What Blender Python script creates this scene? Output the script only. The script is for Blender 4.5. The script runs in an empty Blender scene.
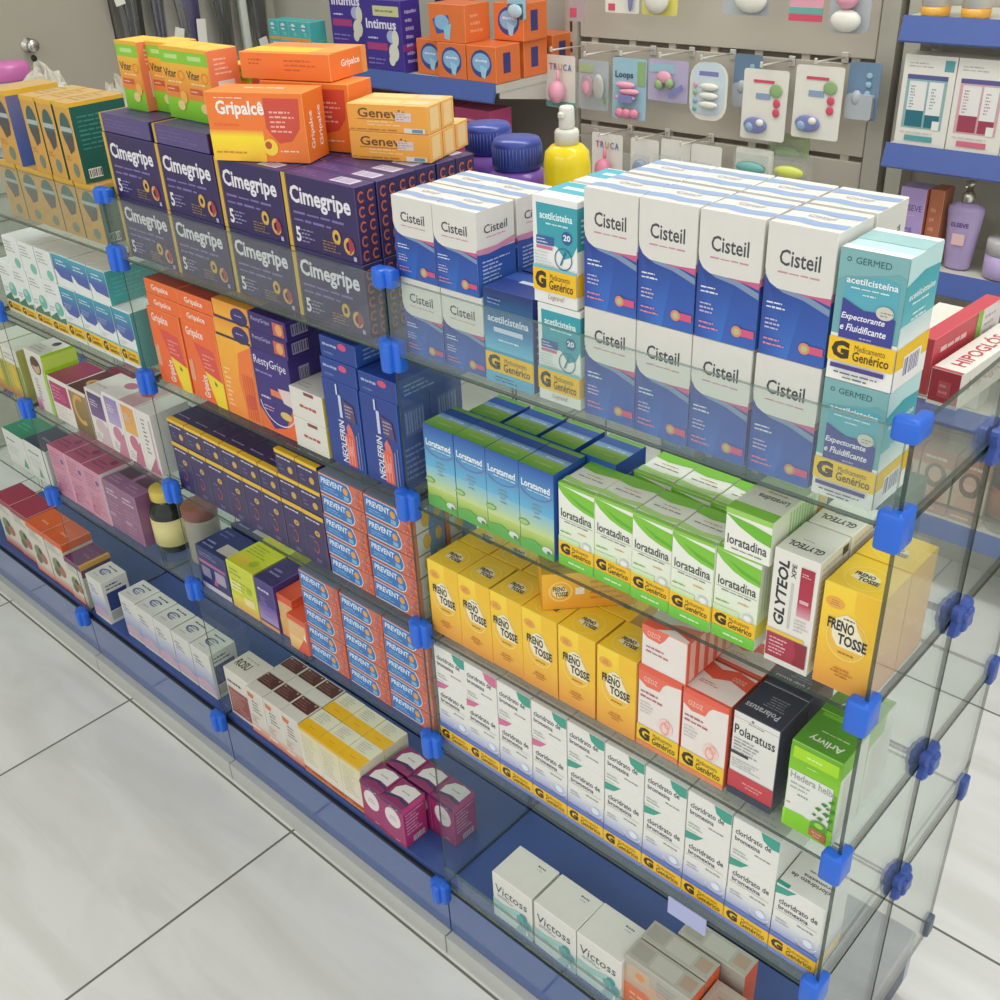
import bpy, bmesh, math, random
from mathutils import Matrix, Vector
random.seed(7)
S = bpy.context.scene
COL = S.collection

# ------------------------------------------------------------------ camera, light, exposure
cam = bpy.data.objects.new('camera', bpy.data.cameras.new('camera'))
COL.objects.link(cam)
cam.data.sensor_width = 36.0
cam.data.lens = 38.3799
cam.data.clip_start = 0.02
cam.matrix_world = Matrix(((0.736352, -0.320544, 0.595850, 0.269407), (0.675330, 0.402093, -0.618264, -0.739091), (-0.041407, 0.857655, 0.512555, 1.534865), (0, 0, 0, 1)))
S.camera = cam

S.view_settings.view_transform = 'Standard'
S.view_settings.look = 'None'
S.view_settings.gamma = 1.0
S.view_settings.use_curve_mapping = False
S.view_settings.exposure = 0.14
S.cycles.transparent_max_bounces = 48
S.cycles.max_bounces = 10
S.cycles.glossy_bounces = 4
S.cycles.diffuse_bounces = 4

wd = bpy.data.worlds.new('shop_ambient_fill')
S.world = wd
wd.use_nodes = True
bgn = wd.node_tree.nodes['Background']
bgn.inputs[0].default_value = (0.98, 1.0, 0.97, 1)
bgn.inputs[1].default_value = 1.0
_n, _l = wd.node_tree.nodes, wd.node_tree.links            # added ambient fill in place of the shop around, dimmer straight up
_tc = _n.new('ShaderNodeTexCoord'); _sp = _n.new('ShaderNodeSeparateXYZ'); _l.new(_tc.outputs['Generated'], _sp.inputs[0])
_rp = _n.new('ShaderNodeValToRGB'); _l.new(_sp.outputs[2], _rp.inputs[0])
_rp.color_ramp.elements[0].color = (.97, .98, .95, 1); _rp.color_ramp.elements[1].color = (.60, .61, .59, 1)
_l.new(_rp.outputs[0], bgn.inputs[0])

def area(name, loc, rot, sx, sy, power, col=(1, 1, 0.97)):
    l = bpy.data.lights.new(name, 'AREA')
    l.shape = 'RECTANGLE'; l.size = sx; l.size_y = sy; l.energy = power; l.color = col
    o = bpy.data.objects.new(name, l); COL.objects.link(o)
    o.location = loc; o.rotation_euler = rot
    return o
area('ceiling_lamp', (-0.9, -2.5, 2.85), (0, 0, 0), 2.6, 0.35, 24)
area('ceiling_lamp', (-0.9, 0.75, 2.85), (0, 0, 0), 2.8, 0.35, 30)
area('ceiling_lamp', (1.3, -0.4, 2.85), (0, 0, 0), 0.35, 2.2, 14)

# ------------------------------------------------------------------ helpers
H0 = 1.06                                   # height of the top glass shelf above the floor
LV = {1: H0, 2: H0 - .2, 3: H0 - .4, 4: H0 - .6, 5: H0 - .9}
POSTS = [0.0, -0.6, -1.2, -1.714, -2.314]   # upright positions along the display

def lin(h):
    if not isinstance(h, str): return tuple(h)
    h = h.lstrip('#')
    o = []
    for i in (0, 2, 4):
        c = int(h[i:i + 2], 16) / 255
        o.append(c / 12.92 if c <= .04045 else ((c + .055) / 1.055) ** 2.4)
    return tuple(o)

def new_mat(name):
    m = bpy.data.materials.new(name); m.use_nodes = True
    return m, m.node_tree.nodes, m.node_tree.links

_mats = {}
def mat(name, col, rough=.45, metal=0., var=.05, scale=40., bump=0., alpha=1., coat=0.):
    if name in _mats: return _mats[name]
    m, n, l = new_mat(name)
    b = n['Principled BSDF']
    c = lin(col)
    tc = n.new('ShaderNodeTexCoord')
    no = n.new('ShaderNodeTexNoise'); no.inputs['Scale'].default_value = scale; no.inputs['Detail'].default_value = 3
    l.new(tc.outputs['Object'], no.inputs['Vector'])
    mx = n.new('ShaderNodeMix'); mx.data_type = 'RGBA'
    mx.inputs[6].default_value = (*[max(0, v * (1 - var)) for v in c], 1)
    mx.inputs[7].default_value = (*[min(1, v * (1 + var)) for v in c], 1)
    l.new(no.outputs[0], mx.inputs[0]); l.new(mx.outputs[2], b.inputs['Base Color'])
    b.inputs['Roughness'].default_value = rough
    b.inputs['Metallic'].default_value = metal
    b.inputs['Coat Weight'].default_value = coat
    if bump:
        bp = n.new('ShaderNodeBump'); bp.inputs['Strength'].default_value = bump
        l.new(no.outputs[0], bp.inputs['Height']); l.new(bp.outputs[0], b.inputs['Normal'])
    if alpha < 1:
        tr = n.new('ShaderNodeBsdfTransparent'); ms = n.new('ShaderNodeMixShader')
        ms.inputs[0].default_value = alpha
        l.new(tr.outputs[0], ms.inputs[1]); l.new(b.outputs[0], ms.inputs[2])
        l.new(ms.outputs[0], n['Material Output'].inputs[0])
    _mats[name] = m
    return m

def pane_mat(name, tint, dust, gloss=1.0):
    m, n, l = new_mat(name)
    n.remove(n['Principled BSDF'])
    tr = n.new('ShaderNodeBsdfTransparent'); tr.inputs[0].default_value = (*tint, 1)
    gl = n.new('ShaderNodeBsdfGlossy'); gl.inputs['Roughness'].default_value = .03
    fr = n.new('ShaderNodeFresnel')
    ge = n.new('ShaderNodeNewGeometry'); io = n.new('ShaderNodeMapRange')      # same reflectance on both sides of the sheet
    io.inputs[3].default_value = 1.42; io.inputs[4].default_value = 1/1.42
    l.new(ge.outputs['Backfacing'], io.inputs[0]); l.new(io.outputs[0], fr.inputs[0])
    mu = n.new('ShaderNodeMath'); mu.operation = 'MULTIPLY'; mu.inputs[1].default_value = gloss
    l.new(fr.outputs[0], mu.inputs[0])
    m1 = n.new('ShaderNodeMixShader'); l.new(mu.outputs[0], m1.inputs[0])
    l.new(tr.outputs[0], m1.inputs[1]); l.new(gl.outputs[0], m1.inputs[2])
    df = n.new('ShaderNodeBsdfDiffuse'); df.inputs[0].default_value = (.78, .8, .78, 1)
    tc = n.new('ShaderNodeTexCoord')
    no = n.new('ShaderNodeTexNoise'); no.inputs['Scale'].default_value = 9; no.inputs['Detail'].default_value = 4
    l.new(tc.outputs['Object'], no.inputs['Vector'])
    mp = n.new('ShaderNodeMapRange'); mp.inputs[3].default_value = dust * .6; mp.inputs[4].default_value = dust * 1.4
    l.new(no.outputs[0], mp.inputs[0])
    m2 = n.new('ShaderNodeMixShader'); l.new(mp.outputs[0], m2.inputs[0])
    l.new(m1.outputs[0], m2.inputs[1]); l.new(df.outputs[0], m2.inputs[2])
    l.new(m2.outputs[0], n['Material Output'].inputs[0])
    return m
GLASS = pane_mat('clear_glass', (.955, .985, .97), .035)
EDGE = mat('glass_edge_green', '#26382f', .45, var=.2, alpha=.80)
EDGE2 = mat('lip_edge_pale_green', '#5f7a6e', .3, var=.15, alpha=.6)
WRAP = pane_mat('shiny_wrap', (.96, .96, .97), .035, 2.6)
FILM = pane_mat('clear_plastic_film', (.97, .97, .97), .10, 2.2)

class MB:
    def __init__(s): s.v = []; s.f = []; s.mi = []; s.sm = []
    def _add(s, vs, fs, mi=0, smooth=False):
        o = len(s.v); s.v += [tuple(v) for v in vs]
        for f in fs: s.f.append([o + i for i in f]); s.mi.append(mi); s.sm.append(smooth)
        return s
    def box(s, x0, y0, z0, x1, y1, z1, mi=0, side=None, axis=None):
        """side: material index for the four narrow faces around the given axis"""
        vs = [(x0,y0,z0),(x1,y0,z0),(x1,y1,z0),(x0,y1,z0),(x0,y0,z1),(x1,y0,z1),(x1,y1,z1),(x0,y1,z1)]
        fs = [('z',(0,3,2,1)),('z',(4,5,6,7)),('y',(0,1,5,4)),('x',(1,2,6,5)),('y',(2,3,7,6)),('x',(3,0,4,7))]
        o = len(s.v); s.v += vs
        for a, f in fs:
            s.f.append([o + i for i in f]); s.sm.append(False)
            s.mi.append(mi if side is None or a == axis else side)
        return s
    def rbox(s, x0, y0, z0, x1, y1, z1, r=.003, mi=0, seg=2):
        bm = bmesh.new(); bmesh.ops.create_cube(bm, size=1)
        for v in bm.verts:
            v.co = ((x0+x1)/2+v.co.x*(x1-x0), (y0+y1)/2+v.co.y*(y1-y0), (z0+z1)/2+v.co.z*(z1-z0))
        bmesh.ops.bevel(bm, geom=bm.edges[:]+bm.verts[:], offset=r, segments=seg, profile=.5, affect='EDGES')
        return s.bm(bm, mi, seg > 1)
    def bm(s, bm, mi=0, smooth=False):
        bm.verts.index_update()
        s._add([v.co[:] for v in bm.verts], [[v.index for v in f.verts] for f in bm.faces], mi, smooth)
        bm.free(); return s
    def lathe(s, prof, c=(0,0,0), seg=24, mi=0, smooth=True, sx=1., sy=1.):
        vs = []; fs = []; n = len(prof)
        for k in range(seg):
            a = 2*math.pi*k/seg
            for r, z in prof: vs.append((c[0]+r*math.cos(a)*sx, c[1]+r*math.sin(a)*sy, c[2]+z))
        for k in range(seg):
            k2 = (k+1) % seg
            for i in range(n-1): fs.append((k*n+i, k2*n+i, k2*n+i+1, k*n+i+1))
        fs.append([k*n for k in range(seg)][::-1]); fs.append([k*n+n-1 for k in range(seg)])
        return s._add(vs, fs, mi, smooth)
    def tube(s, pts, r, seg=8, mi=0):
        pts = [Vector(p) for p in pts]; rings = []
        for i, p in enumerate(pts):
            d = (pts[min(i+1, len(pts)-1)] - pts[max(i-1, 0)]).normalized()
            a = d.cross(Vector((0,0,1)));
            if a.length < 1e-4: a = d.cross(Vector((1,0,0)))
            a.normalize(); b = d.cross(a)
            rr = r[i] if isinstance(r, (list, tuple)) else r
            rings.append([p + (a*math.cos(t)+b*math.sin(t))*rr for t in [2*math.pi*k/seg for k in range(seg)]])
        vs = [v for q in rings for v in q]; fs = []
        for i in range(len(rings)-1):
            for k in range(seg):
                k2 = (k+1) % seg; fs.append((i*seg+k, i*seg+k2, (i+1)*seg+k2, (i+1)*seg+k))
        fs.append(list(range(seg))[::-1]); fs.append([(len(rings)-1)*seg+k for k in range(seg)])
        return s._add(vs, fs, mi, True)
    def prism(s, poly, a0, a1, axis='y', mi=0):
        """extrude a 2D outline (counter-clockwise seen from -y for axis y) along an axis"""
        def P(p, a):
            return {'y': (p[0], a, p[1]), 'x': (a, p[0], p[1]), 'z': (p[0], p[1], a)}[axis]
        n = len(poly)
        vs = [P(p, a0) for p in poly] + [P(p, a1) for p in poly]
        fs = [list(range(n)), list(range(n, 2*n))[::-1]] + [[i, n+i, n+(i+1) % n, (i+1) % n] for i in range(n)]
        return s._add(vs, fs, mi)
    def build(s, name, mats, parent=None, loc=None, fix=True):
        me = bpy.data.meshes.new(name)
        me.from_pydata(s.v, [], s.f)
        for m in (mats if isinstance(mats, (list, tuple)) else [mats]): me.materials.append(m)
        me.polygons.foreach_set('material_index', s.mi)
        me.polygons.foreach_set('use_smooth', s.sm)
        if fix:
            b = bmesh.new(); b.from_mesh(me); bmesh.ops.recalc_face_normals(b, faces=b.faces[:]); b.to_mesh(me); b.free()
        o = bpy.data.objects.new(name, me); COL.objects.link(o)
        if parent is not None: o.parent = parent
        if loc is not None: o.location = loc
        return o

def tag(o, label, cat, group=None):
    o['label'] = label; o['category'] = cat
    if group: o['group'] = group
    return o
def thing(name, label, cat, loc, rz=0, group=None):
    o = bpy.data.objects.new(name, None); COL.objects.link(o)
    o.location = loc; o.rotation_euler = (0, 0, math.radians(rz)); o.empty_display_size = .05
    return tag(o, label, cat, group)
def dup(root, loc, rz=None, label=None):
    r = root.copy(); COL.objects.link(r); r.location = loc
    if rz is not None: r.rotation_euler = (0, 0, math.radians(rz))
    if label: r['label'] = label
    for ch in root.children:
        c = ch.copy(); COL.objects.link(c); c.parent = r
        for g in ch.children:
            d = g.copy(); COL.objects.link(d); d.parent = c
    return r
def struct(o):
    o['kind'] = 'structure'; return o

# ------------------------------------------------------------------ setting
def floor_mat():
    m, n, l = new_mat('marble_floor_tiles')
    b = n['Principled BSDF']; tc = n.new('ShaderNodeTexCoord')
    sp = n.new('ShaderNodeSeparateXYZ'); l.new(tc.outputs['Object'], sp.inputs[0])
    def line(out, off):
        a = n.new('ShaderNodeMath'); a.operation = 'ADD'; a.inputs[1].default_value = -off + 57; l.new(out, a.inputs[0])
        d = n.new('ShaderNodeMath'); d.operation = 'DIVIDE'; d.inputs[1].default_value = .569; l.new(a.outputs[0], d.inputs[0])
        f = n.new('ShaderNodeMath'); f.operation = 'FRACT'; l.new(d.outputs[0], f.inputs[0])
        s = n.new('ShaderNodeMath'); s.operation = 'SUBTRACT'; s.inputs[1].default_value = .5; l.new(f.outputs[0], s.inputs[0])
        ab = n.new('ShaderNodeMath'); ab.operation = 'ABSOLUTE'; l.new(s.outputs[0], ab.inputs[0])
        g = n.new('ShaderNodeMath'); g.operation = 'GREATER_THAN'; g.inputs[1].default_value = .4957; l.new(ab.outputs[0], g.inputs[0])
        fl = n.new('ShaderNodeMath'); fl.operation = 'FLOOR'; l.new(d.outputs[0], fl.inputs[0])
        return g, fl
    gx, fx = line(sp.outputs[0], -1.0045 + 57 % .569); gy, fy = line(sp.outputs[1], -.021 + 57 % .569)
    mxg = n.new('ShaderNodeMath'); mxg.operation = 'MAXIMUM'; l.new(gx.outputs[0], mxg.inputs[0]); l.new(gy.outputs[0], mxg.inputs[1])
    # veins: a stretched, distorted noise that shifts from tile to tile
    cb = n.new('ShaderNodeCombineXYZ'); l.new(fx.outputs[0], cb.inputs[0]); l.new(fy.outputs[0], cb.inputs[1])
    sc = n.new('ShaderNodeVectorMath'); sc.operation = 'SCALE'; sc.inputs['Scale'].default_value = 3.7; l.new(cb.outputs[0], sc.inputs[0])
    ad = n.new('ShaderNodeVectorMath'); l.new(tc.outputs['Object'], ad.inputs[0]); l.new(sc.outputs[0], ad.inputs[1])
    mp = n.new('ShaderNodeMapping'); mp.inputs['Rotation'].default_value = (0, 0, .5); mp.inputs['Scale'].default_value = (1.1, 4.2, 1)
    l.new(ad.outputs[0], mp.inputs[0])
    no = n.new('ShaderNodeTexNoise'); no.inputs['Scale'].default_value = 2.1; no.inputs['Detail'].default_value = 5
    no.inputs['Distortion'].default_value = 1.3; l.new(mp.outputs[0], no.inputs['Vector'])
    rp = n.new('ShaderNodeValToRGB'); e = rp.color_ramp.elements
    e[0].position = .35; e[0].color = (.69, .69, .65, 1); e[1].position = .62; e[1].color = (.79, .79, .76, 1)
    k = e.new(.5); k.color = (.745, .745, .71, 1)
    l.new(no.outputs[0], rp.inputs[0])
    mx = n.new('ShaderNodeMix'); mx.data_type = 'RGBA'; mx.inputs[7].default_value = (.17, .17, .155, 1)
    l.new(mxg.outputs[0], mx.inputs[0]); l.new(rp.outputs[0], mx.inputs[6]); l.new(mx.outputs[2], b.inputs['Base Color'])
    b.inputs['Roughness'].default_value = .28
    return m
struct(MB().box(-3.2, -4.2, -.05, 3.2, 1.75, 0).build('floor', floor_mat()))
wallm = mat('painted_wall', '#b3afa3', .6, var=.03, scale=6)
struct(MB().box(-3.15, 1.66, 0, 3.2, 1.75, 2.9).build('wall_back', wallm))
struct(MB().box(-3.12, -3.2, 0, -3.0, 1.66, 2.9).build('wall_left', wallm))
# closet door on the left wall
doorm = mat('door_grey', '#a39d8e', .4, var=.04, scale=4)
dm = MB(); dm.box(-3.0, .16, .01, -2.975, 1.04, 2.12)
door = struct(dm.build('door_1', doorm))
fr = MB(); fr.box(-3.0, 1.045, 0, -2.965, 1.10, 2.18).box(-3.0, .10, 0, -2.965, .155, 2.18).box(-3.0, .155, 2.125, -2.965, 1.045, 2.18)
fr.build('door_frame', mat('frame_dark', '#6c6a63', .5), door)
steel = mat('brushed_steel', '#c9c6bd', .28, 1., var=.08)
kb = MB()
def xlathe(mb, prof, c, seg=20, mi=0):
    vs = []; fs = []; n = len(prof)
    for k in range(seg):
        a = 2*math.pi*k/seg
        for r, x in prof: vs.append((c[0]+x, c[1]+r*math.cos(a), c[2]+r*math.sin(a)))
    for k in range(seg):
        for i in range(n-1): fs.append((k*n+i, ((k+1) % seg)*n+i, ((k+1) % seg)*n+i+1, k*n+i+1))
    fs.append([k*n for k in range(seg)]); fs.append([k*n+n-1 for k in range(seg)])
    mb._add(vs, fs, mi, True)
xlathe(kb, [(.020,0),(.020,.003),(.008,.005),(.008,.02),(.016,.025),(.0185,.034),(.015,.041),(.003,.0425)], (-2.975, .764, 1.142))
kb.build('door_knob', steel, door)
kh = MB(); xlathe(kh, [(.008,0),(.008,.004),(.002,.0045)], (-2.975, .772, 1.106)); kh.box(-2.975, .768, 1.075, -2.971, .776, 1.106)
kh.build('keyhole_plate', mat('keyhole_black', '#2b2a27', .5), door)

# ------------------------------------------------------------------ glass display with blue plinths
BLUE = mat('gloss_blue_board', '#47619a', .13, var=.05, scale=12, coat=.6)
DECK = mat('deck_blue_board', '#3a5290', .32, var=.06, scale=10)
KICK = mat('kick_grey', '#c2c3bd', .35, var=.06, scale=8)
CLIP = mat('clip_blue_plastic', '#2467d6', .35, var=.05)
CLIPD = mat('clip_navy_plastic', '#38529f', .35, var=.05)
DARK = mat('joint_black', '#15181f', .6)
pl_names = ['right-hand', 'second from right', 'third from right', 'far left']
for i in range(4):
    x1, x0 = POSTS[i], POSTS[i+1]
    w = x1 - x0; z5 = LV[5]
    t = thing('display_plinth', 'glossy blue base plinth under the %s bay of the glass display' % pl_names[i], 'plinth',
              ((x0+x1)/2, .2, 0), 0, 'blue base plinths of the display')
    a, b = -w/2 + .0015, w/2 - (.0015 if i else .012)
    MB().box(a, -.2+.0065, z5-.0165, b, -.002, z5).build('deck', DECK, t)
    MB().box(a, -.1995, z5-.0168, b, -.194, z5-.012).build('joint_strip', DARK, t)  # black strip paints the dark of the open gap above the front panel
    MB().box(a, .002, z5-.02, b, .2-.012, z5).build('back_deck', DECK if i else mat('deck_slate_board', '#5d6a7c', .3, var=.04), t)
    MB().box(a, -.2, .045, b, -.184, z5-.017).build('front_panel', BLUE, t)
    MB().box(a, .184, .045, b, .2, z5-.017).build('back_panel', BLUE, t)
    MB().box(a, -.2-.014, 0, b, -.17, .044).build('kick_strip', KICK, t)
    MB().box(a, -.184, .045, a+.016, .184, z5-.02).build('side_panel', BLUE, t)
    MB().box(b-.016, -.184, .045, b, .184, z5-.02).build('side_panel', BLUE if i else mat('end_board_navy', '#2a3658', .35), t)
    MB().box(a+.016, -.17, .0, b-.016, .17, .04).build('under_frame', DARK, t)

rack = thing('glass_display_rack', 'tall modular glass shelving rack joined by blue plastic corner clips, full of cartons', 'display shelf', (-1.157, .2, LV[5]))
def rk(mb, name, mats):
    for i in range(len(mb.v)):
        x, y, z = mb.v[i]; mb.v[i] = (x + 1.157, y - .2, z - LV[5])
    return mb.build(name, mats, rack)
T = .005
for i in range(4):
    x1, x0 = POSTS[i], POSTS[i+1]
    for lv in (1, 2, 3, 4):
        z = LV[lv]
        rk(MB().box(x0+.004, .001, z-T, x1-.004, .197, z, 0, 1, 'z'), 'shelf_pane', [GLASS, EDGE])
        rk(MB().box(x0+.004, .203, z-T, x1-.004, .399, z, 0, 1, 'z'), 'shelf_pane', [GLASS, EDGE])
    rk(MB().box(x0+.004, -.0055, LV[1]+.001, x1-.004, -.001, LV[1]+.09, 0, 1, 'y'), 'lip_pane', [GLASS, EDGE2])
rk(MB().box(POSTS[1]+.004, -.0055, LV[5]+.001, -.004, -.001, LV[5]+.042, 0, 1, 'y'), 'lip_pane', [GLASS, EDGE2])
for i, px in enumerate(POSTS):
    segs = [(LV[1]+.001, LV[1]+.09), (LV[2]+.001, LV[1]-T-.001), (LV[3]+.001, LV[2]-T-.001), (LV[4]+.001, LV[3]-T-.001), (LV[5]+.002, LV[4]-T-.001)]
    for k, (za, zb) in enumerate(segs):
        for (ya, yb) in ((.001, .197), (.203, .399)):
            if k == 0 and ya > .1: continue
            rk(MB().box(px-.002, ya, za, px+.002, yb, zb, 0, 1, 'x'), 'divider_pane', [GLASS, EDGE])
def corner_clip(px, py, z, front=True, end=False):
    m = MB(); s = 1
    h = .019 if front else .0105; xs = (-.017, .017) if not end else (-.016, .0065)
    # rounded cap over the pane edges with a raised rib
    m.rbox(px+xs[0], py-.009, z-h, px+xs[1], py+.007, z+h, .004)
    if end: m.rbox(px-.005, py-.0084, z-h*.97, px+.0072, py+.021, z+h*.97, .0035)
    else:
        m.rbox(px-.008, py-.013*s-.003, z-h*1.02, px+.008, py+.008, z+h*1.02, .004)
        m.rbox(px-.0065, py-.004, z-h*.9, px+.0065, py+.0105*s, z+h*.9, .003)
    return m
def cross_clip(px, py, z, k=1.):
    """round four-lobed joint in the middle of the display"""
    m = MB()
    for s in (-1, 1):
        vs = []; n = 40
        for t in range(n):
            a = 2*math.pi*t/n; r = (.0160 + .0040*math.cos(4*a+math.pi))*k
            vs.append((r*math.cos(a), r*math.sin(a)))
        lay = [(1., .002), (1., .009), (.82, .012), (.62, .0122), (.6, .0145), (.5, .016)]
        P = [[(px+s*d, py+u*q, z+v*q) for u, v in vs] for q, d in lay]
        V = [p for r in P for p in r]; F = []
        for li in range(len(lay)-1):
            for t in range(n): F.append((li*n+t, li*n+(t+1) % n, (li+1)*n+(t+1) % n, (li+1)*n+t))
        F.append(list(range(n))); F.append([(len(lay)-1)*n+t for t in range(n)])
        m._add(V, F, 0, False)
    return m
for i, px in enumerate(POSTS):
    e = (i == 0)
    for z in (LV[1]+.09, LV[1]-.002, LV[2]-.002, LV[3]-.002, LV[4]-.002):
        rk(corner_clip(px, 0, z, z < LV[1]+.05, e), 'connector_clip', CLIP)
    rk(corner_clip(px, -.0125, LV[5]-.004), 'connector_clip', CLIP)
    for z in (LV[1], LV[2], LV[3], LV[4]):
        rk(cross_clip(px, .2, z-.002, 1.18), 'cross_joint', CLIPD)
    for z in (LV[1], LV[2], LV[3], LV[4], LV[5]+.021):
        rk(MB().rbox(px-.0065, .385, z-.018, px+.0065, .404, z+.018, .003), 'back_clip', CLIPD if z > LV[5]+.1 else mat('clip_grey_plastic', '#5c6976', .35))

# ------------------------------------------------------------------ printed cartons
def print_mat():
    m, n, l = new_mat('printed_card')
    b = n['Principled BSDF']
    at = n.new('ShaderNodeAttribute'); at.attribute_name = 'ink'
    tc = n.new('ShaderNodeTexCoord'); no = n.new('ShaderNodeTexNoise')
    no.inputs['Scale'].default_value = 60; no.inputs['Detail'].default_value = 3
    l.new(tc.outputs['Object'], no.inputs['Vector'])
    mp = n.new('ShaderNodeMapRange'); mp.inputs[3].default_value = .95; mp.inputs[4].default_value = 1.03
    l.new(no.outputs[0], mp.inputs[0])
    mx = n.new('ShaderNodeVectorMath'); mx.operation = 'SCALE'
    l.new(at.outputs['Color'], mx.inputs[0]); l.new(mp.outputs[0], mx.inputs['Scale'])
    l.new(mx.outputs[0], b.inputs['Base Color'])
    b.inputs['Roughness'].default_value = .38
    return m
CARD = print_mat()

_txt = {}
def glyphs(s, bold=0., shear=0.):
    """flat outline of a word, scaled into the unit square"""
    k = (s, bold, shear)
    if k in _txt: return _txt[k]
    cu = bpy.data.curves.new('word', 'FONT'); cu.body = s; cu.size = 1; cu.resolution_u = 2
    cu.offset = bold; cu.shear = shear; cu.fill_mode = 'FRONT'
    o = bpy.data.objects.new('word', cu); COL.objects.link(o)
    me = bpy.data.meshes.new_from_object(o.evaluated_get(bpy.context.evaluated_depsgraph_get()))
    vs = [v.co[:] for v in me.vertices]; fs = [tuple(p.vertices) for p in me.polygons]
    bpy.data.objects.remove(o); bpy.data.curves.remove(cu); bpy.data.meshes.remove(me)
    x0 = min(v[0] for v in vs); x1 = max(v[0] for v in vs); y0 = min(v[1] for v in vs); y1 = max(v[1] for v in vs)
    _txt[k] = ([((v[0]-x0)/(x1-x0), (v[1]-y0)/max(1e-6, y1-y0)) for v in vs], fs)
    return _txt[k]

class Art:
    """draws ink shapes on one face given by origin, edge vectors and normal"""
    def __init__(s, mb, cols, O, U, V, N):
        s.mb, s.cols, s.O, s.U, s.V, s.N = mb, cols, Vector(O), Vector(U), Vector(V), Vector(N); s.k = 1
        s.ar = s.U.length / s.V.length; s.rnd = random.Random(5)
    def P(s, u, v): return s.O + s.U*u + s.V*v + s.N*(s.k*.00009 + .00006)
    def poly(s, pts, c, c2=None):
        """c2: list of corner colours"""
        s.mb._add([s.P(*p) for p in pts], [list(range(len(pts)))]); s.cols.append(c2 if c2 else lin(c))
    def r(s, u0, v0, u1, v1, c): s.poly([(u0,v0),(u1,v0),(u1,v1),(u0,v1)], c); s.k += 1
    def g(s, u0, v0, u1, v1, c0, c1):
        a, b = lin(c0), lin(c1); s.poly([(u0,v0),(u1,v0),(u1,v1),(u0,v1)], None, [a, a, b, b]); s.k += 1
    def e(s, cu, cv, ru, c, rv=None, n=20):
        rv = ru*s.ar if rv is None else rv
        s.poly([(cu+ru*math.cos(2*math.pi*i/n), cv+rv*math.sin(2*math.pi*i/n)) for i in range(n)], c); s.k += 1
    def o(s, cu, cv, ru, t, c, rv=None, a0=0, a1=360, n=24):
        rv = ru*s.ar if rv is None else rv
        for i in range(n):
            q = []
            for j, f in ((i, 1), (i+1, 1), (i+1, 1-t), (i, 1-t)):
                a = math.radians(a0+(a1-a0)*j/n); q.append((cu+ru*f*math.cos(a), cv+rv*f*math.sin(a)))
            s.poly(q, c)
        s.k += 1
    def p(s, pts, c): s.poly(pts, c); s.k += 1
    def t(s, txt, u0, v0, u1, v1, c, bold=.012, shear=0., rot=0):
        vs, fs = glyphs(txt, bold, shear); c = lin(c)
        def M(a, b):
            if rot == 90: a, b = 1-b, a
            elif rot == 180: a, b = 1-a, 1-b
            elif rot == 270: a, b = b, 1-a
            return s.P(u0+(u1-u0)*a, v0+(v1-v0)*b)
        s.mb._add([M(*v) for v in vs], fs); s.cols += [c]*len(fs); s.k += 1
    def l(s, u0, v0, u1, v1, n, c, al=0):
        """n faint rows of small print too small to read"""
        h = (v1-v0)/n
        for i in range(n):
            f = s.rnd.uniform(.55, 1); a = u0 if al == 0 else (u0+(u1-u0)*(1-f)*(.5 if al == 1 else 1))
            b = a+(u1-u0)*f; gap = max(.012, (u1-u0)*.03)
            while a < b-.01:
                e = min(b, a+(u1-u0)*s.rnd.uniform(.08, .24)); lo = s.rnd.uniform(.26, .34); hi = s.rnd.uniform(.62, .72)
                s.poly([(a, v0+h*(i+lo)), (e, v0+h*(i+lo)), (e, v0+h*(i+hi)), (a, v0+h*(i+hi))], c); a = e+gap
        s.k += 1
    def bars(s, u0, v0, u1, v1, c='#2a2a30', bg='#f2f2f0'):
        s.r(u0, v0, u1, v1, bg); x = u0+.06*(u1-u0)
        while x < u1-.08*(u1-u0):
            w = (u1-u0)*s.rnd.choice((.03, .05, .08))
            s.poly([(x, v0+.12*(v1-v0)), (x+w, v0+.12*(v1-v0)), (x+w, v1-.1*(v1-v0)), (x, v1-.1*(v1-v0))], c); x += w*2
        s.k += 1
    def G(s, v0, v1, c='#f2bf1d', big=1.):
        """yellow generic-medicine band"""
        h = v1-v0; s.r(0, v0, 1, v1, c)
        s.t('G', .05, v0+h*.12, .05+.26*big, v1-h*.10, '#3a2f1c', .06)
        s.t('Medicamento', .40, v0+h*.58, .86, v1-h*.16, '#5e4a1e', .0)
        s.t('Genérico', .38, v0+h*.14, .93, v0+h*.56, '#4a3a1c', .015)

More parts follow.
